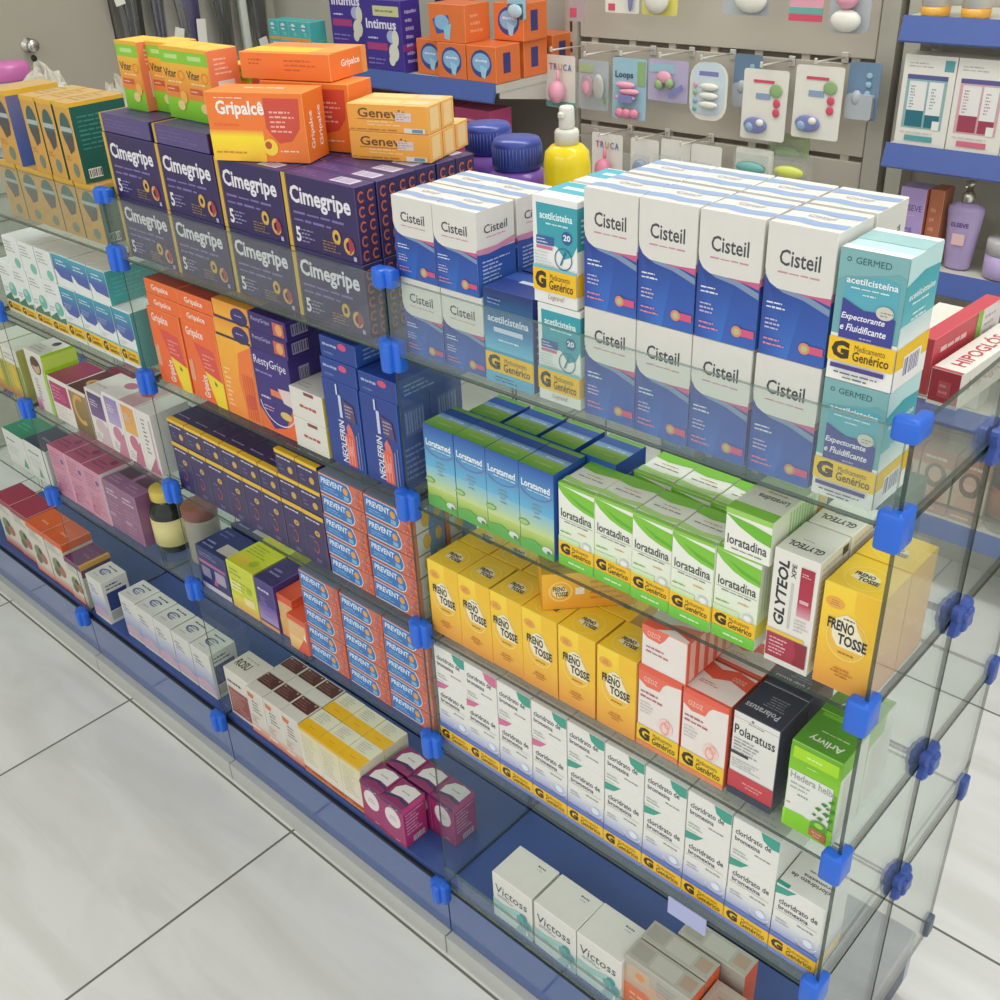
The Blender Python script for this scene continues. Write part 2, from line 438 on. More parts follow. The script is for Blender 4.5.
TYPES = {}
def carton(name, w, d, h, base, front=None, right=None, top=None, left=None, seam='#00000000'):
    """one folded carton as ONE mesh, base centre at the origin, front towards -y"""
    key = name
    mb = MB(); cols = []
    bm = bmesh.new(); bmesh.ops.create_cube(bm, size=1)
    for v in bm.verts: v.co = (v.co.x*w, v.co.y*d, (v.co.z+.5)*h)
    bmesh.ops.bevel(bm, geom=bm.edges[:], offset=.0007, segments=1, affect='EDGES')
    bm.faces.ensure_lookup_table(); bm.normal_update()
    bc = base if isinstance(base, dict) else {'*': base}
    names = {(0,-1,0): 'front', (1,0,0): 'right', (-1,0,0): 'left', (0,1,0): 'back', (0,0,1): 'top', (0,0,-1): 'bottom'}
    for f in bm.faces:
        nm = names.get(tuple(int(round(c)) if abs(abs(c)-1) < .01 else 9 for c in f.normal) if max(abs(c) for c in f.normal) > .99 else None)
        if nm is None:
            nn = tuple(0 if abs(c) < .01 else c for c in f.normal); nm = 'edge'
        cols.append(lin(bc.get(nm, bc.get('*'))))
    # normalise: exact axis faces
    cols.clear()
    for f in bm.faces:
        n = f.normal; nm = 'edge'
        for k, q in (('front', (0,-1,0)), ('right', (1,0,0)), ('left', (-1,0,0)), ('back', (0,1,0)), ('top', (0,0,1)), ('bottom', (0,0,-1))):
            if n.dot(Vector(q)) > .99: nm = k
        cols.append(lin(bc.get(nm, bc['*'])))
    mb.bm(bm)
    F = {'front': ((-w/2, -d/2, 0), (w,0,0), (0,0,h), (0,-1,0)), 'right': ((w/2, -d/2, 0), (0,d,0), (0,0,h), (1,0,0)),
         'left': ((-w/2, d/2, 0), (0,-d,0), (0,0,h), (-1,0,0)), 'top': ((-w/2, -d/2, h), (w,0,0), (0,d,0), (0,0,1))}
    for fn, art in (('front', front), ('right', right), ('left', left), ('top', top)):
        if art: art(Art(mb, cols, *F[fn]))
    me = bpy.data.meshes.new(name)
    me.from_pydata(mb.v, [], mb.f); me.materials.append(CARD)
    ca = me.color_attributes.new('ink', 'FLOAT_COLOR', 'CORNER')
    buf = []
    for pl, c in zip(me.polygons, cols):
        if isinstance(c, list):
            for q in c: buf += [*q, 1]
        else: buf += [*c, 1] * pl.loop_total
    ca.data.foreach_set('color', buf)
    return me, w, d, h

class Kind:
    def __init__(s, name, cat, group, *a, **k):
        s.name, s.cat, s.group = name, cat, group
        s.me, s.w, s.d, s.h = carton(name, *a, **k); s.first = None
    def put(s, xl, yf, z, label, rz=0, group=None):
        """front-left bottom corner at xl, yf when not turned; z is a height"""
        if s.first is None:
            o = bpy.data.objects.new(s.name, s.me); s.first = o
        else: o = s.first.copy()
        COL.objects.link(o)
        a = math.radians(rz)
        ox, oy = s.w/2, s.d/2
        o.location = (xl + ox*math.cos(a) - oy*math.sin(a), yf + ox*math.sin(a) + oy*math.cos(a), z + .0004)
        o.rotation_euler = (0, 0, a)
        return tag(o, label, s.cat, group or s.group)
ORD = ['leftmost', 'second from left', 'third from left', 'fourth from left', 'fifth from left', 'sixth from left', 'seventh from left', 'eighth from left', 'ninth from left', 'tenth from left']
def row(kind, xs, yf, z, lab, jit=.0015, jr=.8, names=None, group=None):
    n = len(xs)
    for i, x in enumerate(xs):
        o = ORD[i] if i < n-1 or n < 2 else 'rightmost'
        if n == 2: o = ('left', 'right')[i]
        if names: o = names[i]
        kind.put(x, yf + random.uniform(0, jit), z, lab.replace('#', o), random.uniform(-jr, jr)*.5, group)

# ---- artwork of the syrup cartons (top two shelves, right-hand bay)
W_, INK = '#dcd9d2', '#3d3d45'
def swoop(a):      # white label over blue, lower edge curved
    pass
def cis_front(a):
    a.g(0, 0, 1, .56, '#3563b8', '#27479a')
    a.poly([(.0,.0),(.45,.0),(.62,.5),(.12,.52),(0,.62)], None, [lin(c) for c in ('#2b4fa4','#3c74cc','#2a4c9e','#263f8e','#263f8e')]); a.k += 1
    a.p([(.12,.545),(.3,.50),(.6,.475),(1,.40),(1,.45),(.7,.505),(.4,.525)], '#7d93b4')
    a.p([(.45,.515),(.75,.505),(1,.475),(1,.53),(.8,.525)], '#cc5c86')
    a.p([(0,1),(0,.66),(.03,.60),(.09,.555),(.2,.525),(.45,.52),(.75,.522),(1,.53),(1,1)], W_)
    a.t('Cisteil', .2, .70, .80, .82, '#46464e', .014)
    a.l(.13, .635, .87, .665, 1, '#c98a9c', 1)
    a.l(.07, .36, .5, .43, 2, '#d7dcea'); a.l(.07, .20, .4, .30, 3, '#c3b6d4'); a.l(.07, .07, .42, .15, 2, '#d98aa4')
    a.r(.72, .09, .98, .15, '#d4567f'); a.e(.70, .12, .085, '#d88a6c'); a.e(.70, .12, .05, '#b8bd85')
def cis_top(a):
    a.p([(0,.12),(.3,.16),(.6,.1),(1,.14),(1,.34),(.6,.30),(.3,.36),(0,.32)], '#8fa8cc')
    a.p([(0,.62),(.4,.66),(.7,.6),(1,.64),(1,.82),(.5,.80),(0,.84)], '#8fa8cc')
    a.t('Cisteil', .3, .46, .7, .56, '#a9adb5', .005); a.l(.3, .42, .7, .45, 1, '#c9a4b4', 1)
def cis_right(a):
    a.g(0, 0, 1, .50, '#3c6cc0', '#2b4fa2'); a.p([(0,.5),(.3,.48),(1,.52),(1,.6),(.5,.55),(0,.56)], '#cf88a8')
    a.t('Cisteil', .2, .72, .8, .82, INK, .005); a.l(.2, .66, .8, .69, 1, '#d18aa2', 1)
    a.l(.12, .14, .85, .42, 6, '#b7c4e0')
CIS = Kind('syrup_carton', 'carton', 'white and blue syrup cartons', .0595, .058, .1115, {'*': W_, 'edge': '#f3f1ea'}, cis_front, cis_right, cis_top)
CISS = Kind('small_syrup_carton', 'carton', 'smaller white and blue syrup cartons', .0612, .058, .0885, {'*': W_, 'edge': '#f3f1ea'}, cis_front, cis_right, cis_top)

def ger_front(a):
    a.r(0, 0, 1, 1, '#6ea8ae'); a.r(0, 0, 1, .36, '#f0eee8')
    a.p([(.12,.34),(.92,.34),(.92,.81),(.7,.83),(.35,.8),(.12,.78)], '#58a9bb')
    a.p([(0,.76),(.12,.8),(.4,.82),(.75,.86),(.86,.88),(1,.86),(1,1),(0,1)], '#7fb0b2')
    a.e(.14, .925, .035, '#33636b'); a.e(.14, .925, .02, '#7fb0b2'); a.t('GERMED', .24, .90, .76, .948, '#33636b', .0)
    a.t('acetilcisteína', .14, .755, .9, .805, '#e9f2f2', .02); a.l(.16, .71, .84, .74, 1, '#c9e4e6', 1); a.l(.35, .67, .65, .70, 1, '#c9e4e6', 1)
    a.p([(.12,.34),(.92,.34),(.92,.55),(.7,.58),(.45,.57),(.3,.60),(.12,.64)], '#3b3f92')
    a.t('Expectorante', .13, .475, .78, .535, '#eceaf2', .02, .2); a.t('e Fluidificante', .13, .40, .82, .455, '#eceaf2', .02, .2)
    a.e(.76, .585, .13, '#cfcdc0', .05); a.l(.7, .555, .9, .6, 2, '#8b8a80')
    a.l(.4, .35, .66, .375, 1, '#b9b7e0', 1)
    a.G(.155, .335, '#f2c41d', 1.05); a.r(.06, .10, .88, .135, '#4b3f8a')
    a.l(.12, .02, .8, .085, 2, '#6b6f86', 1)
def ger_right(a):
    a.g(0, .3, 1, .86, '#eef2ee', '#3fa6b2'); a.g(0, .5, 1, .86, '#62b8c0', '#3aa3b0'); a.p([(0,.8),(.5,.86),(1,.84),(1,1),(0,1)], '#bfe0df')
    a.t('acetilcisteína', .12, .68, .92, .73, '#eef6f6', .02, .2); a.l(.2, .62, .8, .66, 1, '#dff0f0', 1); a.l(.15, .5, .85, .58, 2, '#dff0f0', 1)
    a.r(0, .16, 1, .33, '#f2c41d'); a.r(0, 0, 1, .16, '#f2f0ea'); a.bars(.25, .06, .8, .24, '#6a6488')
def ger_top(a):
    a.r(0, 0, 1, .16, '#eef2ee'); a.r(0, .45, 1, .86, '#9cc4c4'); a.r(0, .86, 1, 1, '#eef2ee')
GER = Kind('syrup_carton', 'carton', 'tall teal syrup cartons with a yellow band', .0545, .058, .1070, {'*': '#bcdedd', 'front': '#7fb0b2', 'edge': '#e4efec'}, ger_front, ger_right, ger_top)

def tg_front(a):
    a.r(0, 0, 1, 1, '#e9eae6')
    a.p([(.1,.6),(.55,.56),(.72,.46),(.9,.5),(1,.6),(1,.94),(.08,.94)], '#3d9fae')
    a.t('acetilcisteína', .16, .80, .9, .87, '#e6f3f4', .02); a.l(.25, .74, .85, .78, 1, '#bfe2e6', 1)
    a.e(.78, .66, .12, '#2f5f92'); a.t('20', .7, .635, .86, .69, '#eef2f4', .03); a.r(.08, .56, .48, .64, '#3a5e9c'); a.l(.1, .57, .46, .63, 2, '#c7d3ea'); a.r(.08, .52, .45, .55, '#cf6f93')
    a.o(.70, .46, .2, .1, '#3a6f92'); a.p([(.62,.40),(.66,.40),(.76,.53),(.73,.53)], '#3a6f92')
    for i in range(5): a.l(.04, .36+.03*i, .5, .385+.03*i, 1, '#c3cdd4')
    a.r(0, .335, 1, .36, '#6fc0cf'); a.G(.12, .335); a.t('Legrand', .35, .04, .72, .10, '#a3705f', 0, .3)
TG_R = lambda a: (a.r(0, .55, 1, .94, '#3d9fae'), a.r(0, .12, 1, .335, '#f2bf1d'), a.l(.1, .6, .9, .85, 5, '#cfe8ec'))
TG = Kind('syrup_carton', 'carton', 'short teal and white cartons with a yellow band', .0535, .055, .1035, {'*': '#e9eae6'}, tg_front, TG_R,
          lambda a: (a.r(0, .35, 1, .95, '#4fb0c0'), a.r(.2, .55, .9, .7, '#d8ecee')))
def bg_front(a):
    a.g(0, .3, 1, 1, '#3f9fd0', '#25306e'); a.r(0, 0, 1, .3, '#d7dfe6'); a.g(0, .36, 1, .62, '#6fbfdc', '#2f6fb4')
    a.t('acetilcisteína', .08, .66, .92, .74, '#dfe6f2', .02); a.r(.2, .56, .8, .61, '#cdd9ea'); a.l(.25, .46, .75, .5, 1, '#d6eaf2', 1); a.G(.12, .33); a.r(0, 0, 1, .12, '#5fb0d4'); a.l(.2, .02, .9, .09, 2, '#3f5f84')
    a.l(.1, .84, .5, .92, 2, '#7f8fc0')
BG = Kind('syrup_carton', 'carton', 'navy to sky blue carton with a yellow band', .067, .058, .1035, {'*': '#2a3f86', 'edge': '#4c64a6'}, bg_front,
          lambda a: a.l(.1, .3, .9, .8, 6, '#8fa0d0'), lambda a: (a.r(0, .55, 1, .9, '#3a5aa4'), a.r(.35, .5, .75, .62, '#ced6e6')))
tr = 'in the top row of the right-hand bay'
L1, L2, L3, L4, L5 = (LV[i] for i in (1, 2, 3, 4, 5))
row(CISS, [-.590, -.5275], .012, L1, 'small white and blue syrup carton low by the post, # one')
row(CISS, [-.594, -.5315], .012, L1+.0895, 'small white and blue syrup carton, # one of the upper left pair')
row(CISS, [-.590, -.5275], .074, L1, 'small white and blue syrup carton, # one in the second row behind the glass lip')
row(CISS, [-.594, -.5315], .074, L1+.0895, 'small white and blue syrup carton, # one behind the upper left pair')
BG.put(-.4645, .012, L1, 'navy to sky blue carton with yellow band between small and teal cartons')
BG.put(-.4645, .074, L1, 'navy to sky blue carton standing behind its twin, only the top seen')
TG.put(-.390, .012, L1, 'short teal and white carton with yellow band behind the glass lip')
TG.put(-.3935, .012, L1+.1045, 'short teal and white carton with yellow band, on top of its twin')
TG.put(-.390, .073, L1, 'short teal and white carton in the back row of the top shelf')
TG.put(-.3935, .073, L1+.1045, 'short teal and white carton behind the upper one with yellow band')
row(CIS, [-.3315, -.2705, -.2100, -.1465], .012, L1, 'white and blue syrup carton behind the glass lip, # of four')
row(CIS, [-.3315, -.2705, -.2085, -.1455], .012, L1+.1125, 'white and blue syrup carton in the upper front row, # of four')
row(CIS, [-.3315, -.2705, -.2100, -.1465], .075, L1, 'white and blue syrup carton in the hidden lower back row, # of four')
row(CIS, [-.3315, -.2705, -.2085, -.1455], .0755, L1+.1125, 'white and blue syrup carton of the upper second row, # of four')
GER.put(-.0825, .012, L1, 'tall teal carton with yellow band behind the glass at the right end')
GER.put(-.0825, .012, L1+.1078, 'tall teal carton with yellow band, top one of two at the right end')

# ---- second shelf, right-hand bay
def lm_front(a):
    a.g(0, .5, 1, 1, '#6ab4d8', '#2a55a8'); a.g(0, .24, 1, .5, '#c9d98e', '#7fbcd6'); a.g(0, 0, 1, .24, '#4b9a3c', '#bcd070')
    a.t('Loratamed', .07, .755, .9, .835, '#eef2f6', .025); a.l(.1, .715, .9, .745, 1, '#cfdcec', 2)
    a.o(.5, .78, .52, .06, '#7d6aa6', .14, 205, 335)
    a.l(.36, .42, .66, .60, 4, '#8d9aa6', 1); a.e(.12, .33, .16, '#68a052', .035); a.e(.12, .33, .13, '#a8c77a', .024)
    a.p([(0,.12),(.4,.16),(1,.05),(1,0),(0,0)], '#67b257'); a.e(.8, .1, .15, '#d9dfd8', .04); a.e(.85, .08, .06, '#5d7f58', .02)
def lm_top(a):
    a.g(0, 0, 1, .42, '#5a9e3a', '#9dc25a'); a.g(0, .42, 1, .6, '#9fc2de', '#6f9ccc'); a.r(0, .6, 1, .86, '#2f57a2'); a.g(0, .86, 1, 1, '#7fae6a', '#63a03c')
    a.l(.35, .44, .95, .54, 1, '#dfe8f0'); a.t('Loratamed', .3, .18, .75, .27, '#b5d488', .01)
LM_R = lambda a: (a.r(0, 0, 1, 1, '#2f5cae'), a.l(.15, .2, .9, .85, 9, '#8fb0dc'))
LM = Kind('allergy_syrup_carton', 'carton', 'blue and green allergy syrup cartons', .0498, .055, .1115, {'*': '#2f5cae', 'edge': '#4f8fd0'}, lm_front, LM_R, lm_top)
row(LM, [-.5775, -.5270, -.4760, -.4250], .013, L2, 'blue and green syrup carton on the second shelf, # of the front four')
row(LM, [-.556, -.500, -.444, -.386], .071, L2, 'blue and green syrup carton of the second row, # of four')
def lt_front(a, cut=0.):
    a.g(0, 0, 1, 1, '#dcebc8', '#f0efe8')
    a.p([(0,.97),(0,.93),(.15,.86),(.4,.79),(.7,.745),(1,.725),(1,.92),(.6,.94),(.3,.96)], '#7fc43c'); a.p([(.25,.9),(.6,.8),(1,.755),(1,.79),(.6,.84)], '#63b02c')
    a.r(0, .97, 1, 1, '#8cca4a')
    a.t('loratadina', .07, .60, .93, .70, '#3c4048', .012); a.r(.03, .575, .97, .58, '#8a8f90'); a.l(.1, .535, .9, .565, 1, '#7c8078', 1)
    a.l(.55, .455, .92, .49, 1, '#e0a058'); a.l(.05, .40, .6, .44, 1, '#6fae4a')
    a.e(.80, .34, .13, '#cfd6cf', .05); a.e(.80, .34, .08, '#eef0ea', .03)
    a.g(0, .30, .6, .36, '#bfe09a', '#d8eac4'); a.G(.13, .30, '#f4c21e', 1.1); a.g(0, 0, 1, .13, '#6fc43a', '#7fd04c'); a.l(.15, .04, .9, .09, 1, '#d8f0c4', 1)
def lt_top(a):
    a.r(0, 0, 1, .1, '#8cca4a'); a.p([(0,.14),(.5,.1),(1,.16),(1,.3),(.5,.24),(0,.30)], '#b5dd88'); a.p([(0,.72),(.4,.66),(1,.74),(1,.98),(0,.98)], '#7fc43c')
    a.l(.1, .40, .9, .47, 1, '#7f7f86', 1); a.l(.2, .52, .85, .58, 1, '#c9a07c', 1)
LT_R = lambda a: (a.r(0, .13, 1, .3, '#f4e21e'), a.g(0, .3, 1, 1, '#e4f2c8', '#f4f3ec'), *[a.r(.1+.09*i, .4, .13+.09*i, .92, '#c4dc9c') for i in range(9)])
LT = Kind('allergy_syrup_carton', 'carton', 'white and green allergy syrup cartons with a yellow band', .0485, .057, .1045, {'*': '#eeeee4', 'edge': '#f3f6dc'}, lt_front, LT_R, lt_top)
row(LT, [-.3705, -.3215, -.2715, -.2215, -.1720], .014, L2, 'white and green syrup carton with yellow band, # of the front five', jit=.004)
row(LT, [-.3215, -.2715, -.2215, -.1720], .082, L2, 'white and green syrup carton of the second row, # of four', jit=.004)
def ltl_front(a):
    a.r(0, .88, 1, 1, '#9cd060'); a.p([(0,.86),(.3,.66),(.7,.5),(1,.44),(1,.72),(.6,.8)], '#6fba34')
    a.t('loratadina', .07, .2, .93, .42, '#3c4048', .012); a.l(.1, .08, .9, .15, 1, '#7c8078', 1)
LTL = Kind('allergy_syrup_carton', 'carton', 'white and green allergy syrup cartons with a yellow band', .0485, .106, .048, {'*': '#eeeee4', 'edge': '#f3f6dc'}, ltl_front,
           lambda a: (a.g(0, 0, 1, 1, '#f4f3ec', '#e6efcc'), *[a.r(.3+.05*i, .08, .325+.05*i, .92, '#a9d884') for i in range(9)], a.r(.82, 0, .96, 1, '#f4c21e')),
           lambda a: (a.r(0, 0, 1, .14, '#8cca4a'), a.t('Loratadina', .25, .3, .9, .38, '#55565c', .01, 0, 180), a.l(.3, .42, .8, .46, 1, '#b98f7f', 1), a.p([(0,.5),(.5,.56),(1,.5),(1,.72),(0,.7)], '#b5d68c')))
LTL.put(-.1635, .013, L2+.1055, 'white and green carton lying on top of the standing green row')
def gly_front(a):
    a.t('GLYTEOL', .12, .36, .36, .93, '#2f2f35', .03, .15, 90); a.t('XPE', .42, .80, .52, .92, '#4a4a50', .02, 0, 90)
    a.r(.44, .36, .50, .76, '#c6c6c2'); a.g(.62, .50, .92, .92, '#b9334a', '#a82c42'); a.g(.62, .50, .92, .62, '#d9a3b4', '#b9334a'); a.l(.66, .84, .88, .88, 2, '#e8c9c4'); a.r(.66, .62, .86, .65, '#d9b0b8')
    a.l(.6, .36, .92, .48, 4, '#c9b8be'); a.r(.0, .28, .86, .31, '#e8c23a'); a.r(.03, .06, .95, .275, '#a83248'); a.l(.1, .09, .62, .25, 5, '#dfb4b8'); a.p([(.66,.06),(.72,.17),(.66,.27),(.95,.275),(.95,.06)], '#8f2438')
GLY = Kind('cough_syrup_carton', 'carton', 'white cough syrup cartons with dark vertical lettering', .0455, .057, .1295, {'*': '#e6e3da', 'edge': '#f1efe6'}, gly_front,
           lambda a: (a.l(.1, .1, .9, .95, 16, '#c9c5bc'), a.r(.75, .9, .95, .97, '#4c4642')), lambda a: (a.t('GLYTEOL', .12, .20, .88, .36, '#3a3a40', .025, .2, 180), a.l(.3, .45, .6, .5, 1, '#a0a0a0')))
GLY.put(-.1112, .014, L2, 'white carton with dark vertical lettering and red block, front one of two')
GLY.put(-.1105, .0735, L2, 'white carton with dark lettering on top, behind its twin beside the yellow ones')
def fr_front(a):
    a.g(0, 0, 1, .50, '#e59a44', '#f4c634'); a.g(0, .50, 1, 1, '#f4c634', '#f8d43c')
    a.p([(.55,1),(1,1),(1,.45),(.75,.6),(.56,.8)], '#f0c030')
    a.e(.22, .83, .17, '#e8a84a', .055); a.l(.12, .80, .33, .86, 3, '#b5762a', 1)
    a.o(.5, .53, .37, .06, '#f6d878', .21); a.e(.5, .53, .345, '#f0bd42', .195)
    a.p([(.22,.62),(.28,.70),(.45,.76),(.6,.74),(.66,.66),(.78,.57),(.83,.48),(.8,.44),(.35,.44),(.24,.52)], '#efe6c8')
    a.l(.4, .70, .62, .735, 1, '#4a3c2a', 1)
    a.t('FRENO', .14, .585, .61, .69, '#2c2a2c', .03); a.t('TOSSE', .35, .465, .86, .57, '#2c2a2c', .03)
    a.l(.32, .37, .72, .41, 1, '#a8762a', 1); a.l(.3, .14, .7, .24, 3, '#b8742c', 1)
def fr_top(a):
    a.o(.5, .42, .36, .05, '#f6dc80'); a.p([(.25,.35),(.3,.55),(.5,.62),(.7,.52),(.75,.35),(.5,.28)], '#efe2b8')
    a.t('FRENO', .28, .44, .62, .55, '#2c2a2c', .04); a.t('TOSSE', .38, .31, .74, .42, '#2c2a2c', .04)
FR_R = lambda a: (a.g(0, 0, 1, 1, '#eaa05c', '#f0bd48'), a.o(.5, .6, .4, .06, '#f4cf84', .22), a.l(.15, .15, .85, .4, 6, '#d9985a'))
FR = Kind('cough_syrup_carton', 'carton', 'yellow to orange cough syrup cartons', .0545, .0555, .1145, {'*': '#f6cc36', 'right': '#f4c068', 'bottom': '#df8f40', 'edge': '#fadc60'}, fr_front, FR_R, fr_top)
FR.put(-.0602, .016, L2, 'yellow cough syrup carton at the right end of the second shelf, front')
FR.put(-.0602, .0735, L2, 'yellow cough syrup carton behind the one at the right end')

# ---- third shelf, right-hand bay
row(FR, [-.5895, -.5345, -.4830, -.4275, -.3715, -.3140], .012, L3, 'yellow cough syrup carton on the third shelf, # of the front six')
row(FR, [-.5885, -.5325, -.4765, -.4205, -.3645], .0695, L3, 'yellow cough syrup carton of the third shelf back row, # of five', jit=.001)
FRL = Kind('cough_syrup_carton', 'carton', 'yellow to orange cough syrup cartons', .108, .054, .050, {'*': '#f8c430', 'edge': '#fad860'},
           lambda a: (a.g(0, 0, 1, 1, '#efa63a', '#f5bc2e'), a.o(.2, .5, .13, .12, '#f6d880'), a.e(.19, .5, .08, '#efe2b8'), a.t('FRENO', .12, .51, .25, .64, '#3c342a', .03), a.t('TOSSE', .14, .36, .28, .49, '#3c342a', .03), a.r(.36, .4, .46, .6, '#f2ead0'), a.l(.52, .2, .95, .8, 4, '#d98f2c')),
           None, lambda a: (a.l(.1, .2, .9, .8, 3, '#e3a52c')), lambda a: a.g(0, 0, 1, 1, '#efa63a', '#f5bc2e'))
FRL.put(-.402, .021, L3+.1155, 'yellow cough syrup carton lying askew on top of the yellow row', 46)
def pk_front(a):
    a.r(0, .93, 1, 1, '#e5604a'); a.p([(0,.94),(0,.82),(.2,.76),(.5,.77),(.58,.86),(.66,.9),(1,.93)], '#e5705a'); a.t('OZOZ', .12, .82, .45, .88, '#f0b8a8', .02)
    a.l(.06, .60, .68, .72, 2, '#b4686a'); a.l(.06, .42, .5, .58, 4, '#c9c2c2')
    a.e(.68, .38, .17, '#f2cfc6', .1); a.o(.66, .36, .1, .3, '#e8a498', .08); a.o(.72, .42, .07, .3, '#e8a498', .05)
    a.G(.06, .26, '#f0c62a', 1.05); a.r(0, 0, 1, .06, '#ec8a5c')
def pk_top(a):
    a.r(0, .0, 1, .62, '#eadfd8'); a.p([(0,.62),(.3,.52),(.6,.66),(1,.55),(1,.9),(.6,.98),(.3,.85),(0,.95)], '#e5604a'); a.p([(0,.0),(1,0),(1,.06),(0,.06)], '#e5604a'); a.l(.12, .3, .6, .42, 2, '#c4787a'); a.t('OZOZ', .6, .68, .88, .8, '#f0b8a8', .02)
PK_R = lambda a: (a.g(0, 0, 1, 1, '#e5604a', '#e86a54'), *[a.l(.1, .12+.2*i, .9, .24+.2*i, 2, '#f0a898') for i in range(4)])
PK = Kind('generic_syrup_carton', 'carton', 'white and coral cartons with a yellow band', .0565, .0575, .116, {'*': '#e9e0da', 'right': '#e5604a', 'edge': '#ea8270'}, pk_front, PK_R, pk_top)
PKL = Kind('generic_syrup_carton', 'carton', 'white and coral cartons with a yellow band', .0575, .112, .0565, {'*': '#e9e0da', 'right': '#e5604a', 'edge': '#ea8270'},
           lambda a: (a.p([(0,1),(0,.82),(.12,.72),(.4,.70),(.5,.82),(.6,1)], '#e5705a'), a.t('OZOZ', .12, .78, .42, .9, '#f0b8a8', .02), a.l(.1, .36, .7, .58, 2, '#b4787a'), a.r(0, 0, 1, .05, '#e5604a')),
           lambda a: [a.r(.05+.16*i, .05, .14+.16*i, .95, '#f2b4a4') for i in range(5)],
           lambda a: (a.p([(0,.0),(.3,.0),(.6,.1),(1,.04),(1,.24),(.6,.2),(.3,.1),(0,.14)], '#e5604a'), a.r(.3, .28, 1, .9, '#ead9d2')))
row(PK, [-.2575, -.1985], .014, L3, 'white and coral carton with yellow band, # one of the front pair')
row(PK, [-.2575, -.1985], .0735, L3, 'white and coral carton in the back row, # one behind the front pair')
PKL.put(-.2535, .013, L3+.1170, 'white and coral carton lying on top of the left coral one')
def pol_front(a):
    a.r(0, .93, 1, .935, '#9aa0a8'); a.e(.42, .955, .03, '#70757c'); a.l(.3, .9, .7, .925, 1, '#8c9096', 1)
    a.t('Polaratuss', .05, .74, .93, .85, '#33343a', .008); a.l(.06, .52, .85, .71, 5, '#9a9aa0'); a.r(.0, .50, .40, .535, '#3c3e46'); a.l(.05, .34, .7, .46, 4, '#b9bdbf')
    a.r(0, .09, 1, .29, '#c3404a'); a.l(.3, .14, .8, .22, 2, '#e0a0a0', 1); a.r(0, 0, 1, .09, '#3a3f52')
POL = Kind('syrup_carton', 'carton', 'white carton with a charcoal top', .0535, .0575, .1165, {'*': '#3b3f4c', 'front': '#e2e0da', 'edge': '#555963'}, pol_front,
           lambda a: a.l(.1, .1, .9, .9, 12, '#4f5361'), lambda a: (a.t('Polaratuss', .08, .18, .80, .34, '#c9cbd2', .012, 0, 180), a.l(.3, .4, .85, .75, 5, '#8a8e9a', 1)))
POL.put(-.1385, .017, L3, 'white carton with charcoal top and red band, left of the green one')
POL.put(-.1385, .0755, L3, 'charcoal-topped carton standing behind the one with a red band')
def arl_front(a):
    a.g(0, .62, 1, .95, '#8ccf1e', '#6fae2a'); a.r(.06, .82, .94, .95, '#a8dc1c'); a.l(.3, .86, .65, .9, 1, '#e2f4b8', 1); a.l(.3, .76, .6, .79, 1, '#c9e88c', 1); a.r(.02, .18, .9, .68, '#e2e4dc')
    a.t('Hedera helix', .06, .585, .95, .665, '#a6a8a4', .03); a.l(.08, .46, .7, .56, 2, '#a8aca4'); a.l(.2, .4, .5, .45, 1, '#9aa098', 1)
    a.g(0, 0, 1, .20, '#8fd82a', '#9adf3c'); a.p([(.05,.2),(.4,.21),(.7,.16),(.98,.2),(.98,.0),(.05,.0)], '#86cf28'); a.l(.05, .27, .2, .31, 1, '#cf6f50')
    for (x, y, r) in ((.78,.46,.07),(.9,.52,.06),(.68,.38,.07),(.84,.36,.08),(.95,.42,.06),(.74,.28,.07),(.92,.3,.06),(.62,.3,.05),(.86,.44,.05)):
        a.p([(x-r,y),(x-r*.3,y+r*.35),(x+r,y+r*.3),(x+r*.2,y-r*.3)], '#3f8a2c')
    a.o(.74, .19, .17, .5, '#55a030', .06); a.e(.74, .2, .09, '#9ad84c', .03); a.p([(.56,.05),(.9,.02),(.9,.13),(.56,.15)], '#b9714c'); a.l(.6, .05, .86, .12, 2, '#e0b898', 1)
ARL = Kind('herbal_syrup_carton', 'carton', 'green herbal carton', .055, .0575, .1165, {'*': '#6cab2c', 'top': '#5b9a34', 'right': '#e6e6de', 'left': '#e6e6de', 'edge': '#8cc63c'}, arl_front,
           lambda a: (a.r(.0, .8, .6, 1, '#7cc02c'), a.l(.15, .1, .9, .75, 12, '#cfd2c4')), lambda a: (a.t('Arlivry', .2, .16, .86, .38, '#e4ecd8', .02, 0, 180), a.l(.25, .46, .9, .54, 1, '#b9d6a0', 1), a.r(.1, .88, .9, .98, '#7fc23c')))
ARL.put(-.0715, .016, L3, 'green herbal carton with a plant picture at the right end')
ARL.put(-.0715, .0745, L3, 'green herbal carton standing behind its twin at the right end')

# ---- fourth shelf, right-hand bay
def br_art(tab, lower):
    def f(a):
        a.g(0, .2, 1, .52, '#5a74c4', '#e6e6e4'); a.p([(0,.97),(0,.86),(.25,.9),(.42,.99)], tab)
        a.t('cloridrato de', .1, .745, .9, .82, '#43464e', .012); a.t('bromexina', .1, .665, .72, .725, '#43464e', .012); a.r(.05, .64, .92, .645, '#9a9ca0')
        a.l(.45, .56, .85, .60, 1, '#888c94', 2); a.l(.08, .46, .5, .54, 2, '#a9adb8'); a.o(.75, .40, .22, .08, '#eef0f4', .06, 180, 360); a.o(.75, .34, .2, .08, '#44589a', .04, 180, 360); a.e(.78, .42, .1, '#dfe6f2', .05)
        a.g(0, .235, 1, .30, '#4c62b4', '#6a86cc'); a.G(.06, .235); a.g(0, 0, 1, .06, '#6f7fc4', '#8f9ad0')
    return f
